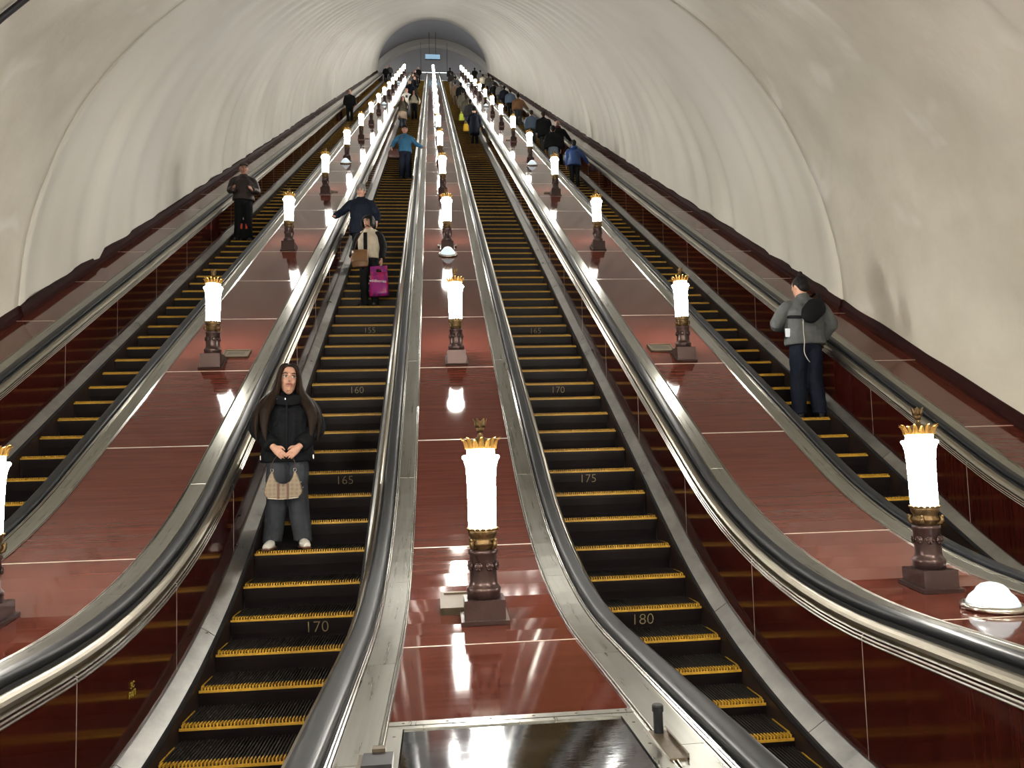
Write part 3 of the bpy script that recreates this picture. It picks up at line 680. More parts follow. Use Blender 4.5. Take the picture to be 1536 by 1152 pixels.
def person(label, x, y, z, rotz, H, top, legs, hair, arms=('down', 'down'), lod=2, skin=None, hem=0.86, bulk=1.0, group=None, head=(0, 0, 0), hairstyle='short',
           hs=1.12, leg_w=1.0, hat=None, sleeves=None, hood=None, shoe='shoe', collar=None, feet=((0, 0, 0), (0, 0, 0)), stance=0.095, lean=0.0, face=True, hemf=1.0, glasses=False):
    k = H/1.70; skin = skin or SKIN
    root = empty('person', (x, y, z), rotz); tag(root, label, 'person', group)
    vb = (0.0055, 0.009, 0.020)[lod]; vc = (0.008, 0.011, 0.022)[lod]; wr = (0.018, 0.016, 0.02)[lod]
    def ln(p): return Vector((p[0], p[1]+lean*max(0, p[2]-0.9), p[2]))
    zf = (1.70-0.225*hs)/1.475; T = Matrix.Diagonal((k, k, k*zf, 1)); T0 = Matrix.Scale(k, 4)
    # head frame
    hb = ln((0, -0.005, 1.475)); HM = Matrix.Translation(hb+Vector((0, .0, 0.03))) @ Matrix.Diagonal((hs, hs, hs/zf, 1)) @ Matrix.Rotation(head[2], 4, 'Y') @ Matrix.Rotation(head[1], 4, 'X') @ Matrix.Rotation(head[0], 4, 'Z') @ Matrix.Translation((0, 0, -0.03))
    B = MB(); h = MB()
    h.loft([(0, yo, zz) for zz, a, b, yo in HEADR], [(a, b) for zz, a, b, yo in HEADR], side=(1, 0, 0), n=20, sub=2)
    h.loft([(0, -.084, .128), (0, -.097, .105), (0, -.105, .088), (0, -.088, .079)], [(.006, .008), (.0075, .009), (.0105, .009), (.007, .006)], side=(1, 0, 0), n=8)
    h.loft([(-.045, -.072, .132), (0, -.089, .136), (.045, -.072, .132)], [.010, .012, .010], side=(0, 0, 1), n=8)
    h.ball((0, -.078, .052), (.026, .018, .016)); h.ball((0, -.070, .018), (.018, .016, .014))
    for sx in (-1, 1):
        h.ball((sx*.073, .010, .105), (.010, .018, .030), 8, 6); h.ball((sx*.034, -.054, .080), (.018, .024, .020), 8, 6)
    B.V = []; B.add([HM @ v for v in h.V], h.F)
    B.loft([ln((0, .015, 1.42)), hb+Vector((0, .012, .02)), HM @ Vector((0, .01, .075))], [.058, .052, .052], n=12)
    B.loft([(0, 0, .86), ln((0, 0, 1.02)), ln((0, 0, 1.22)), ln((0, .005, 1.36)), ln((0, .015, 1.44))], [(.13, .09), (.125, .085), (.145, .095), (.14, .075), (.05, .05)], n=14)
    J = MB(); sl = MB()
    # jacket torso
    b = bulk; hz = hem
    tz = [hz, hz+0.04]+([0.90] if hz < 0.80 else [])+[1.06, 1.27, 1.375, 1.435]
    tr = [(.190*b*hemf, .142*b*hemf), (.193*b*hemf, .145*b*hemf)]+([(.190*b, .142*b)] if hz < 0.80 else [])+[(.178*b, .135*b), (.190*b, .140*b), (.150*b**.5, .100*b**.5), (.085, .085)]
    J.loft([ln((0, 0.0, q)) for q in tz], tr, n=20)
    J.loft([ln((-.185*b**.5, .005, 1.335)), ln((-.13, .008, 1.375)), ln((-.06, .012, 1.405)), ln((.06, .012, 1.405)), ln((.13, .008, 1.375)), ln((.185*b**.5, .005, 1.335))], [(.05, .055), (.06, .062), (.07, .06), (.07, .06), (.06, .062), (.05, .055)], side=(0, 1, 0), n=12)
    J.loft([ln((0, .012, 1.41)), ln((0, .006, 1.455)), ln((0, -.002, 1.485 if collar is None else collar))], [(.092, .088), (.080, .080), (.082, .082)], n=16)
    for i, sx in ((0, -1), (1, 1)):
        pz = POSE[arms[i]] if isinstance(arms[i], str) else arms[i]
        m = lambda v: Vector((v[0]*sx, v[1], v[2]))
        E_, W_ = ln(m(pz[0])), ln(m(pz[1])); sh = ln((sx*.168*b**.5, .005, 1.345)); D_, N_ = m(pz[2]), m(pz[3])
        aw = (W_-E_).normalized()
        B.loft([sh, E_, W_], [.045, .038, .026], side=(0, 1, 0), n=10)
        hand(B, W_+aw*.02, D_, N_, -sx, lod, 0.55)
        SL = sl if sleeves else J
        SL.loft([ln((sx*.11, .005, 1.36)), sh, (sh*2+E_)/3+Vector((sx*.008, 0, 0)), (sh+E_)/2+Vector((sx*.006, 0, 0)), E_, (E_+W_)/2, W_+aw*.005], [.060, .070*b**.7, .072*b**.8, .067*b, .062*b, .056*b, .049*b], side=(0, 1, 0), n=12)
    L = MB(); shoes = []
    L.loft([(0, 0, .76+.03), (0, 0, .88), ln((0, 0, .99)), ln((0, 0, 1.03))], [(.11, .09), (.168, .122), (.160, .115), (.155, .11)], n=16)
    for i, sx in ((0, -1), (1, 1)):
        fx, fy, fz = feet[i]; f = Vector((fx+sx*stance, fy, fz))
        kn = Vector((sx*.092, -.02, .48))+Vector((fx*.5, fy*.5-.25*fz, fz*.75))
        B.loft([(sx*.085, 0, .88), kn, f+Vector((0, .02, .06))], [.07, .05, .036], n=10)
        B.loft([f+Vector((0, .06, .035)), f+Vector((0, -.05, .035)), f+Vector((sx*.01, -.13, .025))], [.026, .03, .022], n=8)
        L.loft([(sx*.083, 0, .90), (sx*.088, -.005, .74), kn, (kn+f)/2+Vector((0, .012, .03)), f+Vector((0, .02, .10)), f+Vector((0, .02, .055))], [(.098, .105), (.092*leg_w**.5, .1*leg_w**.5), .074*leg_w, .070*leg_w, .066*leg_w, .068*leg_w], n=14)
        S_ = MB(); S_.loft([f+Vector((0, .075, .05)), f+Vector((0, .02, .052)), f+Vector((sx*.020, -.09, .044)), f+Vector((sx*.045, -.165, .030))], [(.036, .047), (.042, .052), (.049, .042), (.034, .026)], side=(1, 0, 0), n=12)
        shoes.append((S_, f, sx))
    skinned('body', B, skin, root, vb*max(k, 1), 3, T=T)
    skinned('jacket', J, C[top] if isinstance(top, str) else top, root, vc, 5, wr, T)
    if sleeves: skinned('sleeves', sl, C[sleeves], root, vc, 4, wr, T)
    skinned('trousers', L, C[legs] if isinstance(legs, str) else legs, root, vc, 5, wr, T)
    for S_, f, sx in shoes:
        so = skinned('shoe', S_, C[shoe], root, min(vc, .012), 2, 0, T)
        if lod < 2:
            q = MB(); q.loft([f+Vector((0, .08, .011)), f+Vector((0, .02, .011)), f+Vector((sx*.020, -.09, .011)), f+Vector((sx*.045, -.174, .013))], [(.040, .013), (.045, .013), (.053, .013), (.038, .012)], side=(1, 0, 0), n=12)
            q.V = [T @ v for v in q.V]; obj('sole', q.mesh('sole', True), C['sole'] if shoe == 'sneaker' else C['shoe'], so)
            if shoe == 'sneaker':
                for j in range(3):
                    st = MB().box(-.004, .004, -.012, .012, -.02, .02); mt = Matrix.Translation(f+Vector((sx*.006-.038*1, -.055+.022*j, .055))) @ Matrix.Rotation(0.5, 4, 'X')
                    st.V = [T @ (mt @ v) for v in st.V]; obj('stripe', st.mesh('stripe'), C['black'], so)
                    st = MB().box(-.004, .004, -.012, .012, -.02, .02); mt = Matrix.Translation(f+Vector((sx*.006+.042, -.055+.022*j, .055))) @ Matrix.Rotation(0.5, 4, 'X')
                    st.V = [T @ (mt @ v) for v in st.V]; obj('stripe', st.mesh('stripe'), C['black'], so)
    # hair
    HT = T @ HM
    hm = MB()
    if hairstyle != 'bald':
        hm.ball((0, .024, .148), (.083, .097, .092), 16, 12)
        hm.ball((0, .055, .095), (.066, .06, .07), 14, 10)
        hm.ball((0, -.036, .194), (.058, .044, .030), 12, 8)
    else:
        hm.ball((0, .058, .09), (.068, .045, .05), 12, 8)
    if hairstyle == 'bob':
        for sx in (-1, 1): hm.loft([(sx*.05, .0, .20), (sx*.083, -.02, .13), (sx*.088, -.025, .07), (sx*.082, -.03, .02)], [(.03, .05), (.026, .06), (.024, .058), (.016, .045)], side=(1, 0, 0), n=10)
        hm.loft([(0, .075, .17), (0, .09, .09), (0, .085, .01)], [(.07, .04), (.085, .035), (.08, .02)], side=(1, 0, 0), n=12)
        hm.loft([(-.06, -.070, .165), (0, -.088, .172), (.06, -.070, .165)], [(.022, .014)]*3, side=(0, 0, 1), n=8)
    if hairstyle == 'bun': hm.ball((0, .05, .265), (.026, .026, .026), 10, 8); hm.ball((0, .045, .24), (.014, .014, .02), 8, 6)
    if hairstyle == 'long':
        for sx in (-1, 1):
            hm.loft([(sx*.012, -.060, .212), (sx*.048, -.060, .195), (sx*.072, -.050, .14), (sx*.082, -.042, .07), (sx*.094, -.045, .0), (sx*.125, -.070, -.07), (sx*.160, -.115, -.14), (sx*.176, -.138, -.22), (sx*.172, -.142, -.32), (sx*.158, -.140, -.40)],
                    [(.018, .018), (.024, .022), (.019, .045), (.022, .055), (.034, .052), (.046, .045), (.046, .034), (.036, .022), (.022, .013), (.005, .005)], side=(1, 0, 0), n=14)
            hm.loft([(sx*.07, .02, .10), (sx*.10, -.005, .0), (sx*.15, -.03, -.07), (sx*.205, -.06, -.14), (sx*.232, -.085, -.25), (sx*.222, -.10, -.38)], [(.03, .05), (.034, .06), (.04, .06), (.034, .05), (.026, .035), (.006, .008)], side=(1, 0, 0), n=12)
        hm.loft([(0, .08, .17), (0, .10, .05), (0, .11, -.1), (0, .13, -.25)], [(.07, .04), (.09, .04), (.12, .03), (.1, .02)], side=(1, 0, 0), n=12)
    if hat is None or hairstyle in ('bob', 'long'):
        skinned('hair', hm, C[hair], root, (0.006, 0.009, 0.018)[lod], 2, 0, HT)
    if hat:
        q = MB()
        if hat[0] == 'beanie': q.ball((0, .010, .150), (.088, .108, .092), 18, 12); nm = 'beanie'
        else:
            q.ball((0, .008, .165), (.082, .102, .068), 18, 10); nm = 'cap'
            q.loft([(0, -.05, .172), (0, -.11, .166), (0, -.165, .150)], [(.075, .012), (.072, .010), (.045, .008)], side=(1, 0, 0), n=12)
        skinned(nm, q, C[hat[1]], root, (0.008, 0.009, 0.018)[lod], 2, 0, HT)
    if hood:
        q = MB(); q.loft([ln((-.10, .03, 1.43)), ln((-.06, .10, 1.45)), ln((0, .125, 1.44)), ln((.06, .10, 1.45)), ln((.10, .03, 1.43))], [.035, .05, .058, .05, .035], side=(0, 0, 1), n=10)
        skinned('hood', q, C[hood], root, vc, 3, 0, T)
    if face and lod < 2:
        for sx in (-1, 1):
            q = MB(); q.ball((sx*.031, -.0845, .1135), (.0155, .0105, .0085), 12, 8); q.V = [HT @ v for v in q.V]; e_ = obj('eye', q.mesh('eye', True), C['eye'], root)
            q = MB(); q.ball((sx*.031+.002, -.0932, .114), (.0072, .0035, .0080), 10, 6); q.V = [HT @ v for v in q.V]; obj('iris', q.mesh('iris', True), C['iris'], e_)
            q = MB(); q.loft([(sx*.015, -.095, .121), (sx*.031, -.0955, .1235), (sx*.049, -.084, .119)], [.002, .003, .002], side=(0, 0, 1), n=6); q.V = [HT @ v for v in q.V]; obj('eyelid', q.mesh('eyelid', True), C['iris'], root)
            q = MB(); q.loft([(sx*.014, -.101, .134), (sx*.034, -.0985, .141), (sx*.055, -.083, .134)], [.0036, .005, .0025], side=(0, 0, 1), n=6); q.V = [HT @ v for v in q.V]; obj('eyebrow', q.mesh('eyebrow', True), C['brow'], root)
        q = MB(); q.loft([(-.023, -.088, .052), (-.010, -.098, .0545), (0, -.099, .053), (.010, -.098, .0545), (.023, -.088, .052)], [.003, .0065, .0065, .0065, .003], side=(0, 0, 1), n=8); q.V = [HT @ v for v in q.V]; obj('lips', q.mesh('lips', True), C['lips'], root)
    if glasses:
        q = MB()
        for sx in (-1, 1):
            for j in range(12):
                a, c_ = 2*PI*j/12, 2*PI*(j+1)/12; q.loft([(sx*.033+.024*math.cos(a), -.104, .112+.019*math.sin(a)), (sx*.033+.024*math.cos(c_), -.104, .112+.019*math.sin(c_))], [.003, .003], side=(0, 1, 0), n=6, sub=1)
            q.loft([(sx*.057, -.102, .116), (sx*.076, -.06, .116), (sx*.080, .01, .112)], [.003]*3, side=(0, 0, 1), n=6)
        q.loft([(-.010, -.104, .115), (.010, -.104, .115)], [.003]*2, side=(0, 0, 1), n=6, sub=1)
        q.V = [HT @ v for v in q.V]; obj('glasses', q.mesh('glasses', True), C['silver'], root)
    return root, T, HT
def on_step(e, y):
    """nosing at or below y on escalator e -> (tread z, nosing y)"""
    k = math.floor((y-PHASE[e])/0.4+1e-6); yn = PHASE[e]+0.4*k; return STEP(yn)+0.002, yn
def stand(e, dx, y, label, rot, H, *a, **kw):
    z, yn = on_step(e, y); return person(label, ESX[e]+dx, yn+0.19, z, rot, H, *a, **kw)
# the young woman in front
G, GT, GH = stand(1, -0.245, 7.25, 'young woman with long brown hair in a black jacket holding a patterned handbag', math.radians(8), 1.72, 'nearblack', 'jeans', 'longhair', ('clasp', 'clasp'), 0,
    hem=0.81, bulk=1.22, hs=1.2, hairstyle='long', leg_w=1.3, shoe='sneaker', collar=1.44, head=(math.radians(10), math.radians(-6), math.radians(2)), stance=0.135, hemf=1.05)
for sx in (-1, 1):   # bulky cuffs
    q = MB(); pz = POSE['clasp']; W_ = Vector((sx*pz[1][0], pz[1][1], pz[1][2])); E_ = Vector((sx*pz[0][0], pz[0][1], pz[0][2])); aw = (W_-E_).normalized()
    q.loft([W_-aw*.11, W_-aw*.09, W_-aw*.02, W_+aw*.012], [.066, .078, .076, .062], side=(0, 1, 0), n=14); skinned('cuff', q, C['nearblack'], G, 0.008, 3, 0.01, GT)
q = MB()
q.loft([(-.115, .02, 1.405), (-.128, -.06, 1.405), (-.085, -.135, 1.395), (.0, -.160, 1.375), (.085, -.135, 1.395), (.128, -.06, 1.405), (.115, .02, 1.405)], [(.045, .02), (.05, .022), (.05, .022), (.044, .022), (.05, .022), (.05, .022), (.045, .02)], side=(0, 0, 1), n=10)
q.loft([(.115, .02, 1.425), (.06, .10, 1.44), (0, .115, 1.445), (-.06, .10, 1.44), (-.115, .02, 1.425)], [(.045, .02)]*5, side=(0, 0, 1), n=10)
skinned('collar', q, C['nearblack'], G, 0.008, 3, 0, GT)
q = MB(); q.box(-.008, .008, -.183, -.172, 0.86, 1.36); q.V = [GT @ v for v in q.V]; obj('zip_placket', q.mesh('zip_placket'), C['black'], G)
for px, pz_ in ((-.085, 1.40), (-.045, 1.398), (.055, 1.405)):
    q = MB(); q.ball((px, -.163, pz_), .006, 8, 6); q.V = [GT @ v for v in q.V]; obj('snap', q.mesh('snap', True), C['silver'], G)
q = MB(); q.box(-.016, -.008, -.183, -.178, 1.392, 1.408); q.V = [GT @ v for v in q.V]; obj('buckle', q.mesh('buckle'), C['silver'], G)
for sx in (-1, 1):
    q = MB(); q.box(sx*.232-.006, sx*.232+.006, -.06, -.05, .835, .875); q.V = [GT @ v for v in q.V]; obj('hem_toggle', q.mesh('hem_toggle'), C['silver'], G)
# her handbag
bagm, N, Lk, bb = nmat('tan monogram canvas')
tc = N.new('ShaderNodeTexCoord'); vo = N.new('ShaderNodeTexVoronoi'); vo.inputs['Scale'].default_value = 26; vo.inputs['Randomness'].default_value = 0.15; Lk.new(tc.outputs['Object'], vo.inputs['Vector'])
rp = N.new('ShaderNodeValToRGB'); rp.color_ramp.elements[0].color = (0.165, 0.115, 0.07, 1); rp.color_ramp.elements[1].color = (0.22, 0.165, 0.105, 1); rp.color_ramp.elements[0].position = 0.25; rp.color_ramp.elements[1].position = 0.5
Lk.new(vo.outputs['Distance'], rp.inputs['Fac']); Lk.new(rp.outputs['Color'], bb.inputs['Base Color']); bb.inputs['Roughness'].default_value = 0.5
LEATHER = plain('brown leather trim', (0.10, 0.04, 0.022), 0.4)
gx, gy, gz = G.location
Bg = empty('handbag', (gx+0.01, gy-0.245, gz+0.47), math.radians(4)); tag(Bg, 'tan patterned handbag with two brown stripes held by the young woman', 'handbag')
def outline(t, off=0.0):
    """hobo bag front outline: crescent top"""
    P = [(-.168, .06), (-.160, .03), (-.135, .008), (0, -.004), (.135, .008), (.160, .03), (.168, .06), (.150, .13), (.125, .20), (.108, .235), (.092, .235), (.082, .19), (.060, .150), (.030, .132), (0, .128), (-.030, .132), (-.060, .150), (-.082, .19), (-.092, .235), (-.108, .235), (-.125, .20), (-.150, .13)]
    return P
P = outline(0); n = len(P); V = [(a, -.035+.02*max(0, (b-.1)/.14), b) for a, b in P]+[(a, .035-.02*max(0, (b-.1)/.14), b) for a, b in P]
fr = list(range(n)); me = bpy.data.meshes.new('bag_body'); bm = bmesh.new(); vs = [bm.verts.new(v) for v in V]
bm.faces.new(vs[:n]); bm.faces.new(vs[n:][::-1])
for i in range(n): bm.faces.new((vs[i], vs[n+i], vs[n+(i+1) % n], vs[(i+1) % n]))
bmesh.ops.recalc_face_normals(bm, faces=bm.faces[:]); bmesh.ops.triangulate(bm, faces=bm.faces[:]); bm.to_mesh(me); bm.free()
bo = obj('bag_body', me, bagm, Bg); bv = bo.modifiers.new('round', 'BEVEL'); bv.width = 0.012; bv.segments = 3; bv.limit_method = 'ANGLE'
for sx in (-1, 1): obj('stripe', MB().box(sx*.042-.009, sx*.042+.009, -.039, .039, -.004, .135).mesh('stripe'), LEATHER, Bg)
obj('piping', MB().loft([(-.135, -.03, .006), (0, -.03, -.006), (.135, -.03, .006)], [.006]*3, n=8).mesh('piping', True), C['cream'], Bg)
obj('emblem', MB().lathe([(.012, 0), (.012, .003)], 3).mesh('emblem'), LEATHER, Bg, (0, -.037, .115), (PI/2, 0, 0))
for sx in (-1, 1):
    q = MB()
    for j in range(14):
        a, b_ = 2*PI*j/14, 2*PI*(j+1)/14; q.loft([(sx*.10+.013*math.cos(a), 0, .252+.017*math.sin(a)), (sx*.10+.013*math.cos(b_), 0, .252+.017*math.sin(b_))], [.003, .003], side=(0, 1, 0), n=6, sub=1)
    obj('ring', q.mesh('ring', True), C['silver'], Bg)
    obj('stud', MB().ball((sx*.155, -.02, .14), .006, 8, 6).ball((sx*.172, -.02, .09), .006, 8, 6).mesh('stud', True), C['silver'], Bg)
obj('strap', MB().loft([(-.10, 0, .262), (-.095, .02, .33), (-.055, .03, .385), (0, .035, .40), (.055, .03, .385), (.095, .02, .33), (.10, 0, .262)], [(.010, .003)]*7, side=(0, 1, 0), n=8).mesh('strap', True), LEATHER, Bg)
# the pair above her
V_, VT, VH = stand(1, 0.02, 13.4, 'woman with black bobbed hair in a cream fleece waistcoat carrying a pink bag', math.radians(-14), 1.66, 'cream', 'black', 'hair', ('half', ((.27, .0, 1.13), (.26, -.08, .88), (0, -.1, -1), (-1, 0, 0))), 1,
    hem=0.90, bulk=1.12, sleeves='black', hairstyle='bob', hood='cream', head=(math.radians(-16), math.radians(3), 0), leg_w=1.0)
q = MB(); q.box(-.045, .02, -.172, -.15, 1.0, 1.36); q.V = [VT @ v for v in q.V]; obj('jumper_front', q.mesh('jumper_front'), C['black'], V_)
z, yn = on_step(1, 13.4)
bk = empty('shoulder_bag', (ESX[1]-0.115, yn-.07, z+.66), math.radians(-10)); tag(bk, 'brown leather bag hanging at the hip of the woman in the cream waistcoat', 'bag')
BAGL = plain('tan leather', (0.17, 0.085, 0.035), 0.38, bump=0.3, bscale=12, vary=0.3)
q = MB(); q.loft([(0, 0, 0), (0, 0, .03), (0, 0, .16), (0, 0, .30)], [(.125, .055), (.145, .065), (.15, .06), (.145, .04)], n=14, sub=2); o = obj('bag_body', q.mesh('bag_body', True), BAGL, bk)
obj('band', MB().loft([(0, 0, .085), (0, 0, .10)], [(.152, .067), (.152, .067)], n=14, sub=1).mesh('band', True), LEATHER, bk)
obj('strap', MB().loft([(-.10, -.01, .28), (-.03, -.10, .42), (.06, -.115, .56), (.13, -.06, .70), (.15, .05, .72)], [(.016, .004)]*5, side=(0, 1, 0), n=8).mesh('strap', True), LEATHER, bk)
pk = empty('carrier_bag', (ESX[1]+0.20, yn-.01, z+.16), math.radians(-14)); tag(pk, 'pink and purple printed carrier bag with white lettering', 'bag')
pm, N, Lk, bb = nmat('pink printed plastic')
tc = N.new('ShaderNodeTexCoord'); vo = N.new('ShaderNodeTexVoronoi'); vo.inputs['Scale'].default_value = 17; Lk.new(tc.outputs['Object'], vo.inputs['Vector'])
rp = N.new('ShaderNodeValToRGB'); el = rp.color_ramp.elements; el[0].color = (0.16, 0.02, 0.16, 1); el[1].color = (0.42, 0.02, 0.12, 1); el[0].position = .25; el[1].position = .75
e3 = el.new(0.5); e3.color = (0.30, 0.015, 0.20, 1); Lk.new(vo.outputs['Color'], rp.inputs['Fac']); Lk.new(rp.outputs['Color'], bb.inputs['Base Color']); bb.inputs['Roughness'].default_value = 0.3
q = MB(); hw, ht = .17, .50
Vv = []; 
for j, (zz, ww, dd) in enumerate(((0, .17, .045), (.06, .175, .06), (.25, .165, .05), (.42, .155, .02))):
    for a in range(16):
        t = 2*PI*a/16; Vv.append((ww*math.copysign(abs(math.cos(t))**.6, math.cos(t)), dd*math.copysign(abs(math.sin(t))**.8, math.sin(t))+.006*math.sin(a*2.7+j*1.9), zz))
Fv = [(j*16+a, j*16+(a+1) % 16, (j+1)*16+(a+1) % 16, (j+1)*16+a) for j in range(3) for a in range(16)]+[tuple(range(15, -1, -1)), tuple(range(48, 64))]
q.add(Vv, Fv); obj('bag_body', q.mesh('bag_body', True), pm, pk)
q = MB()
for sx in (-1, 1): q.box(sx*.10-.05, sx*.10+.05, -.016, .016, .41, .49)
q.box(-.15, .15, -.014, .014, .475, .53); obj('handle_top', q.mesh('handle_top'), pm, pk)
obj('lettering', text_mesh('lettering', 'wildberries', 0.068, 0.0015), plain('white print', (0.8, 0.78, 0.78), 0.4), pk, (0.0, -.064, .255), (PI/2, math.radians(6), 0))
stand(1, -0.30, 15.3, 'person in a grey beanie and glasses and navy coat resting a hand on the rail', 0, 1.80, 'navy', 'black', 'hairgr', (((.36, -.02, 1.17), (.47, -.22, 1.02), (.4, -.8, -.1), (0, 0, -1)), ((.30, .02, 1.12), (.30, -.1, .95), (0, -.5, -.9), (-1, 0, 0))), 1,
    hem=0.72, bulk=1.18, hat=('beanie', 'beanie'), head=(math.radians(-4), math.radians(9), 0), glasses=True)
stand(1, 0.27, 24.6, 'man in a bright blue jacket and dark cap with a brown bag at his side', math.radians(6), 1.88, 'blue', 'navy', 'hairgr', (((.34, .0, 1.16), (.40, -.12, .98), (0, -.6, -.7), (-1, 0, 0)), 'rail'), 1, bulk=1.08, hem=0.88, hat=('cap', 'black'), skin=SKIN2, leg_w=1.25, head=(0, math.radians(10), 0))
z, yn = on_step(1, 24.6); sb = empty('shoulder_bag', (ESX[1]+0.27-.36, yn+.1, z+.72)); tag(sb, 'dark brown shoulder bag carried by the man in the blue jacket', 'bag')
q = MB(); q.loft([(0, 0, 0), (0, 0, .05), (0, 0, .22), (0, 0, .33)], [(.16, .06), (.20, .09), (.18, .08), (.10, .04)], n=12, sub=2); obj('bag_body', q.mesh('bag_body', True), plain('dark brown leather', (0.06, 0.025, 0.02), 0.4), sb)
obj('strap', MB().loft([(.05, 0, .31), (.18, -.10, .55), (.40, -.07, .86), (.44, .05, .84)], [(.018, .004)]*4, side=(0, 1, 0), n=8).mesh('strap', True), LEATHER, sb)
# left escalator
stand(0, -0.27, 17.3, 'man in a dark brown jacket and cap coming down the leftmost escalator', math.radians(8), 1.86, 'brown', 'black', 'hairgr', ('front', 'front'), 1, bulk=1.16, hat=('cap', 'brown'), skin=SKIN2, leg_w=1.1, hem=0.90, stance=0.12, head=(math.radians(12), math.radians(6), 0))
z, yn = on_step(0, 17.3)
tr = empty('trolley', (ESX[0]-0.24, yn+.12, z)); tag(tr, 'folded wheeled bag with red patches between the feet of the man in brown', 'trolley')
q = MB(); q.box(-.075, .075, 0, .14, .06, .52); o = obj('bag_body', q.mesh('bag_body'), C['black'], tr); o.modifiers.new('round', 'BEVEL').width = .02
for sx in (-1, 1):
    obj('wheel', MB().lathe([(.055, -.012), (.055, .012)], 14).mesh('wheel'), C['shoe'], tr, (sx*.075, .07, .055), (0, PI/2, 0))
    obj('reflector', MB().box(sx*.055-.02, sx*.055+.02, -.006, .0, .30, .42).mesh('reflector'), C['red'], tr)
obj('handle', MB().loft([(-.06, .07, .5), (-.06, .07, .62), (.06, .07, .62), (.06, .07, .5)], [.009]*4, n=8).mesh('handle', True), C['silver'], tr)
FG = 'distant passengers'
stand(0, -0.35, 40.2, 'man in black standing alone high on the leftmost escalator', 0, 1.86, 'black', 'black', 'hair', ('down', 'down'), 2, bulk=1.12, hem=.88)
stand(0, -0.38, 73.0, 'person in dark clothes near the top of the leftmost escalator, the lower of two', 0, 1.75, 'black', 'black', 'hair', group=FG)
stand(0, -0.10, 75.0, 'person in dark clothes near the top of the leftmost escalator, the upper of two', 0, 1.80, 'dgrey', 'black', 'hair', group=FG)
# upper group on the second escalator
OL, OT, OH = stand(1, -0.30, 37.8, 'person in an olive jacket over a beige coat leaning to the rail', math.radians(20), 1.70, 'olive', 'steel', 'hairbr', ('rail', 'front'), 2, hem=0.92, bulk=1.15, lean=-0.05, hairstyle='long')
q = MB(); q.loft([(0, 0, .50), (0, 0, .54), (0, 0, .80), (0, 0, .98)], [(.23, .185), (.232, .187), (.215, .165), (.19, .14)], n=16); skinned('coat_skirt', q, C['beige'], OL, .022, 3, .02, OT)
WM, WT, WH = stand(1, -0.24, 42.6, 'man in a white hooded sweatshirt with a dark print', 0, 1.80, 'white', 'steel', 'hairbr', ('down', 'down'), 2, bulk=1.1)
q = MB(); q.box(-.06, .06, -.165, -.150, 1.12, 1.26); q.V = [WT @ v for v in q.V]; obj('print', q.mesh('print'), C['dgrey'], WM)
stand(1, 0.20, 41.4, 'woman in a short cream jacket and black trousers beside the man in white', 0, 1.78, 'cream', 'black', 'hair', ('half', 'half'), 2, hairstyle='long', hem=.96, bulk=1.08)
stand(1, -0.26, 50.2, 'person in a navy coat behind the man in white', 0, 1.78, 'navy', 'black', 'hair', ('down', 'half'), 2, hem=.7, bulk=1.15, group=FG)
stand(1, -0.05, 55.4, 'bare-headed person in a black jacket high on the second escalator', 0, 1.76, 'black', 'dgrey', 'hairbr', ('down', 'down'), 2, bulk=1.1, group=FG)
stand(1, -0.28, 60.2, 'person in a dark grey coat high on the second escalator', 0, 1.72, 'dgrey', 'black', 'hair', ('down', 'down'), 2, hem=.7, bulk=1.1, group=FG)
stand(1, -0.22, 66.4, 'person in brown near the top of the second escalator', 0, 1.74, 'brown', 'black', 'hairbr', ('half', 'down'), 2, bulk=1.1, group=FG)
stand(1, -0.05, 72.4, 'topmost person on the second escalator, in a dark jacket', 0, 1.78, 'black', 'black', 'hairbr', ('half', 'half'), 2, bulk=1.1, group=FG)
# third escalator, backs to us
U = PI
stand(2, 0.22, 32.6, 'person in a long navy coat, lowest on the third escalator', U, 1.72, 'navy', 'black', 'hair', ('down', 'front'), 2, hem=0.50, bulk=1.15, hat=('beanie', 'black'))
stand(2, 0.24, 36.2, 'person in a charcoal jacket and jeans above the navy coat', U, 1.78, 'dgrey', 'steel', 'hair', ('down', 'down'), 2, bulk=1.2)
stand(2, 0.20, 39.0, 'person in an olive parka carrying a yellow bag', U, 1.76, 'olive', 'dgrey', 'hairbr', ('down', 'down'), 2, hem=.66, bulk=1.15)
stand(2, 0.18, 42.6, 'person in a drab green coat on the third escalator', U, 1.76, 'olive', 'black', 'hair', ('down', 'down'), 2, hem=.7, bulk=1.15, group=FG)
stand(2, 0.30, 48.6, 'person in a black coat beside the person in beige', U, 1.78, 'black', 'navy', 'hair', ('down', 'down'), 2, hem=.72, bulk=1.15, group=FG)
stand(2, -0.02, 50.2, 'person in beige trousers and coat high on the third escalator', U, 1.76, 'beige', 'beige', 'hair', ('down', 'down'), 2, hem=.7, group=FG)
stand(2, 0.22, 56.6, 'person in a grey jacket high on the third escalator', U, 1.76, 'dgrey', 'black', 'hair', ('down', 'down'), 2, bulk=1.1, group=FG)
stand(2, 0.10, 63.0, 'person in brown near the top of the third escalator', U, 1.76, 'brown', 'beige', 'hairbr', ('down', 'down'), 2, bulk=1.1, group=FG)
stand(2, 0.20, 71.0, 'topmost person on the third escalator, in a black jacket', U, 1.78, 'black', 'dgrey', 'hair', ('down', 'down'), 2, bulk=1.1, group=FG)
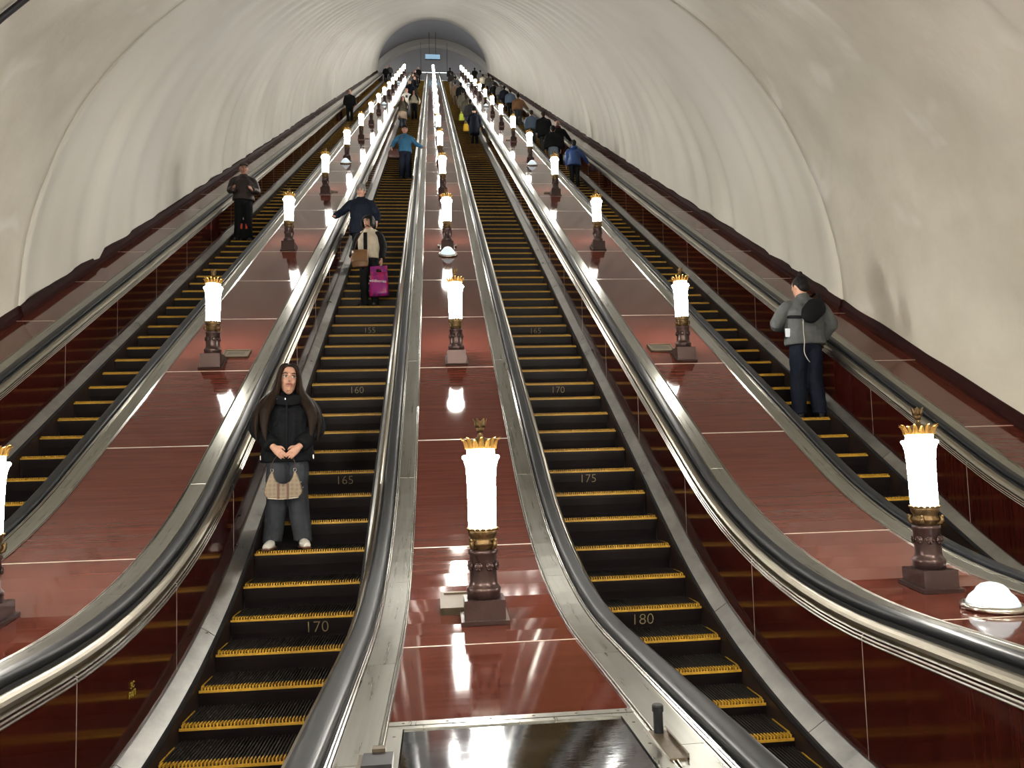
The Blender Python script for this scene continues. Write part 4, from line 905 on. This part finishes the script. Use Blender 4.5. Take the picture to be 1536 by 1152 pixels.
for (dx, y, zz, col, lab) in ((-.06, 34.6, .32, (0.75, 0.45, 0.02), 'yellow carrier bag hanging beside the person in the olive parka'), (-.10, 38.4, .35, (0.45, 0.55, 0.05), 'yellow green carrier bag higher on the third escalator')):
    z, yn = on_step(2, y); b_ = empty('carrier_bag', (ESX[2]+dx, yn+.05, z+zz)); tag(b_, lab, 'bag')
    m_ = plain('bag plastic', col, 0.4)
    obj('bag_body', MB().loft([(0, 0, 0), (0, 0, .05), (0, 0, .25), (0, 0, .36)], [(.13, .04), (.14, .06), (.12, .05), (.08, .02)], n=10, sub=2).mesh('bag_body', True), m_, b_)
    obj('handle', MB().loft([(-.05, 0, .35), (-.02, 0, .47), (.02, 0, .47), (.05, 0, .35)], [.01]*4, n=6).mesh('handle', True), m_, b_)
# rightmost escalator
R_, RT, RH = stand(3, 0.33, 9.5, 'person in a grey hoodie with a topknot seen from behind, wearing a black sling bag', U+math.radians(-4), 1.86, 'grey', 'navy', 'hair', (((.32, .02, 1.13), (.27, -.10, .98), (-.2, -.7, -.6), (-1, 0, 0)), ((.33, .0, 1.14), (.16, -.27, 1.14), (-.6, -.6, .3), (-.3, .5, .6))), 1,
    bulk=1.26, hem=0.88, hairstyle='bun', leg_w=1.28, hood=None, face=False, head=(math.radians(18), math.radians(22), 0), stance=0.115, feet=((0, 0, 0), (0, -.04, 0)))
rx, ry, rz = R_.location
sg = empty('sling_bag', (rx, ry, rz), U+math.radians(-4)); tag(sg, 'black sling bag across the back of the grey hoodie', 'bag')
q = MB(); q.loft([(.10, .225, 1.16), (.04, .25, 1.20), (-.06, .25, 1.30), (-.12, .22, 1.38)], [(.05, .03), (.115, .055), (.125, .055), (.06, .03)], side=(.7, 0, .7), n=14); skinned('bag_body', q, C['black'], sg, .012, 3, 0, RT)
q = MB(); q.loft([(-.10, .215, 1.36), (-.145, .13, 1.475), (-.14, .02, 1.50), (-.10, -.12, 1.42)], [(.026, .006)]*4, side=(1, 0, 0), n=8); q.loft([(.08, .225, 1.18), (.16, .16, 1.20), (.235, .04, 1.22)], [(.018, .006)]*3, side=(0, 0, 1), n=8); q.V = [RT @ v for v in q.V]; obj('strap', q.mesh('strap', True), C['black'], sg)
q = MB(); q.loft([(.10, .235, 1.17), (.10, .215, 1.02), (.085, .19, .90), (.09, .175, .78), (.055, .16, .70), (.02, .15, .655)], [.0045]*6, n=8); q.V = [RT @ v for v in q.V]; o = obj('charging_cable', q.mesh('charging_cable', True), C['white']); o.location = sg.location; o.rotation_euler = sg.rotation_euler
tag(o, 'white cable hanging down the back of the person in the grey hoodie', 'cable')
q = MB()
for j in range(2): q.box(.108, .118, .235, .245, 1.10+.05*j, 1.13+.05*j)
q.V = [RT @ v for v in q.V]; obj('zip_pull', q.mesh('zip_pull'), C['silver'], sg)
bt = empty('phone', (rx-.255, ry-.02, rz+1.10)); tag(bt, 'small phone with a lit blue screen at the elbow of the grey hoodie', 'phone')
obj('case', MB().box(-.006, .006, -.04, .04, -.06, .06).mesh('case'), C['shoe'], bt); obj('screen', MB().box(-.034, .034, -.046, -.041, -.055, .055).mesh('screen'), emit('phone screen', (0.2, 0.45, 0.8), 0.05), bt)
EL = [
 (0.08, 23.6, 'short person in a royal blue quilted jacket with a hand on the right rail', 1.62, 'royal', 'black', 'hair', ('rail', 'down'), dict(bulk=1.25, hem=.82, hood='royal')),
 (-0.12, 26.4, 'person in a black jacket and pale blue jeans behind the blue quilted jacket', 1.74, 'black', 'bjeans', 'hair', ('down', 'down'), dict(bulk=1.22, hem=.92)),
 (0.26, 27.6, 'balding person in a black coat with a plum scarf', 1.80, 'black', 'black', 'hairgr', ('rail', 'down'), dict(bulk=1.2, hem=.7, hairstyle='bald', skin=SKIN2)),
 (0.22, 30.6, 'large person in a long black coat just above the balding person', 1.80, 'black', 'dgrey', 'hairbr', ('down', 'down'), dict(bulk=1.35, hem=.66)),
 (-0.12, 31.8, 'person in a steel blue and grey jacket half hidden by the black coat', 1.72, 'steel', 'dgrey', 'hairbr', ('down', 'down'), dict(bulk=1.1)),
 (0.22, 39.4, 'person in a rust brown jacket on the rightmost escalator', 1.84, 'tan', 'dgrey', 'hair', ('rail', 'down'), dict(bulk=1.25)),
 (0.28, 43.8, 'person in a steel blue jacket above the rust brown one', 1.78, 'steel', 'black', 'hairbr', ('down', 'down'), dict(bulk=1.2)),
 (0.20, 46.6, 'person in a navy jacket above the steel blue one', 1.76, 'navy', 'black', 'hair', ('down', 'down'), dict(bulk=1.2)),
 (0.26, 50.0, 'person in a light grey jacket with a teal hood', 1.78, 'lgrey', 'dgrey', 'hair', ('down', 'down'), dict(bulk=1.2, hat=('beanie', 'teal'))),
 (-0.12, 50.8, 'person in a black jacket beside the grey one with teal hood', 1.70, 'black', 'black', 'hair', ('down', 'down'), dict(bulk=1.15)),
 (0.22, 55.4, 'person in a dark coat above the teal hood', 1.78, 'dgrey', 'black', 'hair', ('rail', 'down'), dict(bulk=1.2, hem=.7)),
 (0.26, 59.8, 'person in an olive coat high on the rightmost escalator', 1.80, 'olive', 'black', 'hair', ('rail', 'down'), dict(bulk=1.25, hem=.7)),
 (-0.12, 61.0, 'person in a cream jacket high on the rightmost escalator', 1.74, 'cream', 'black', 'hairbr', ('down', 'down'), dict(bulk=1.15)),
 (0.12, 67.8, 'person in light grey near the top of the rightmost escalator', 1.76, 'lgrey', 'dgrey', 'hair', ('down', 'down'), dict(bulk=1.1)),
 (-0.10, 72.6, 'topmost person on the rightmost escalator, in a dark jacket', 1.76, 'black', 'black', 'hair', ('down', 'down'), dict(bulk=1.1)),
]
for dx, y, lab, H, tp, lg, hr_, am, kw in EL:
    pr_, pt_, ph_ = stand(3, dx, y, lab, U, H, tp, lg, hr_, am, 2, group=FG, **kw)
    if 'plum scarf' in lab:
        q = MB(); q.loft([(-.10, .0, 1.43), (-.07, .09, 1.45), (0, .11, 1.45), (.07, .09, 1.45), (.10, 0, 1.43), (.06, -.09, 1.42), (-.06, -.09, 1.42), (-.10, .0, 1.43)], [(.05, .03)]*8, side=(0, 0, 1), n=8); skinned('scarf', q, C['maroon'], pr_, .02, 2, 0, pt_)
# yellow stencil on the left panel
st = obj('stencil', text_mesh('stencil', 'ЗС\nРАП', 0.05, 0.0006), plain('yellow stencil paint', (0.42, 0.34, 0.04), 0.6)); st.location = (ESX[1]-0.6215, 4.78, 0.60); st.rotation_euler = (PI/2, 0, PI/2)
tag(st, 'small worn yellow stencilled letters on the red panel at lower left', 'lettering')
# cable over the vault, top left corner
q = MB(); q.loft([(TX+(TR-0.03)*math.cos(a), 6.93, VAULT(6.93)+(TR-0.03)*math.sin(a)) for a in [math.radians(108+3*j) for j in range(20)]], [0.028]*20, side=(0, 1, 0), n=8, sub=1)
tag(obj('vault_cable', q.mesh('vault_cable', True), 'dark'), 'dark cable crossing the hall vault in the top left corner', 'cable')
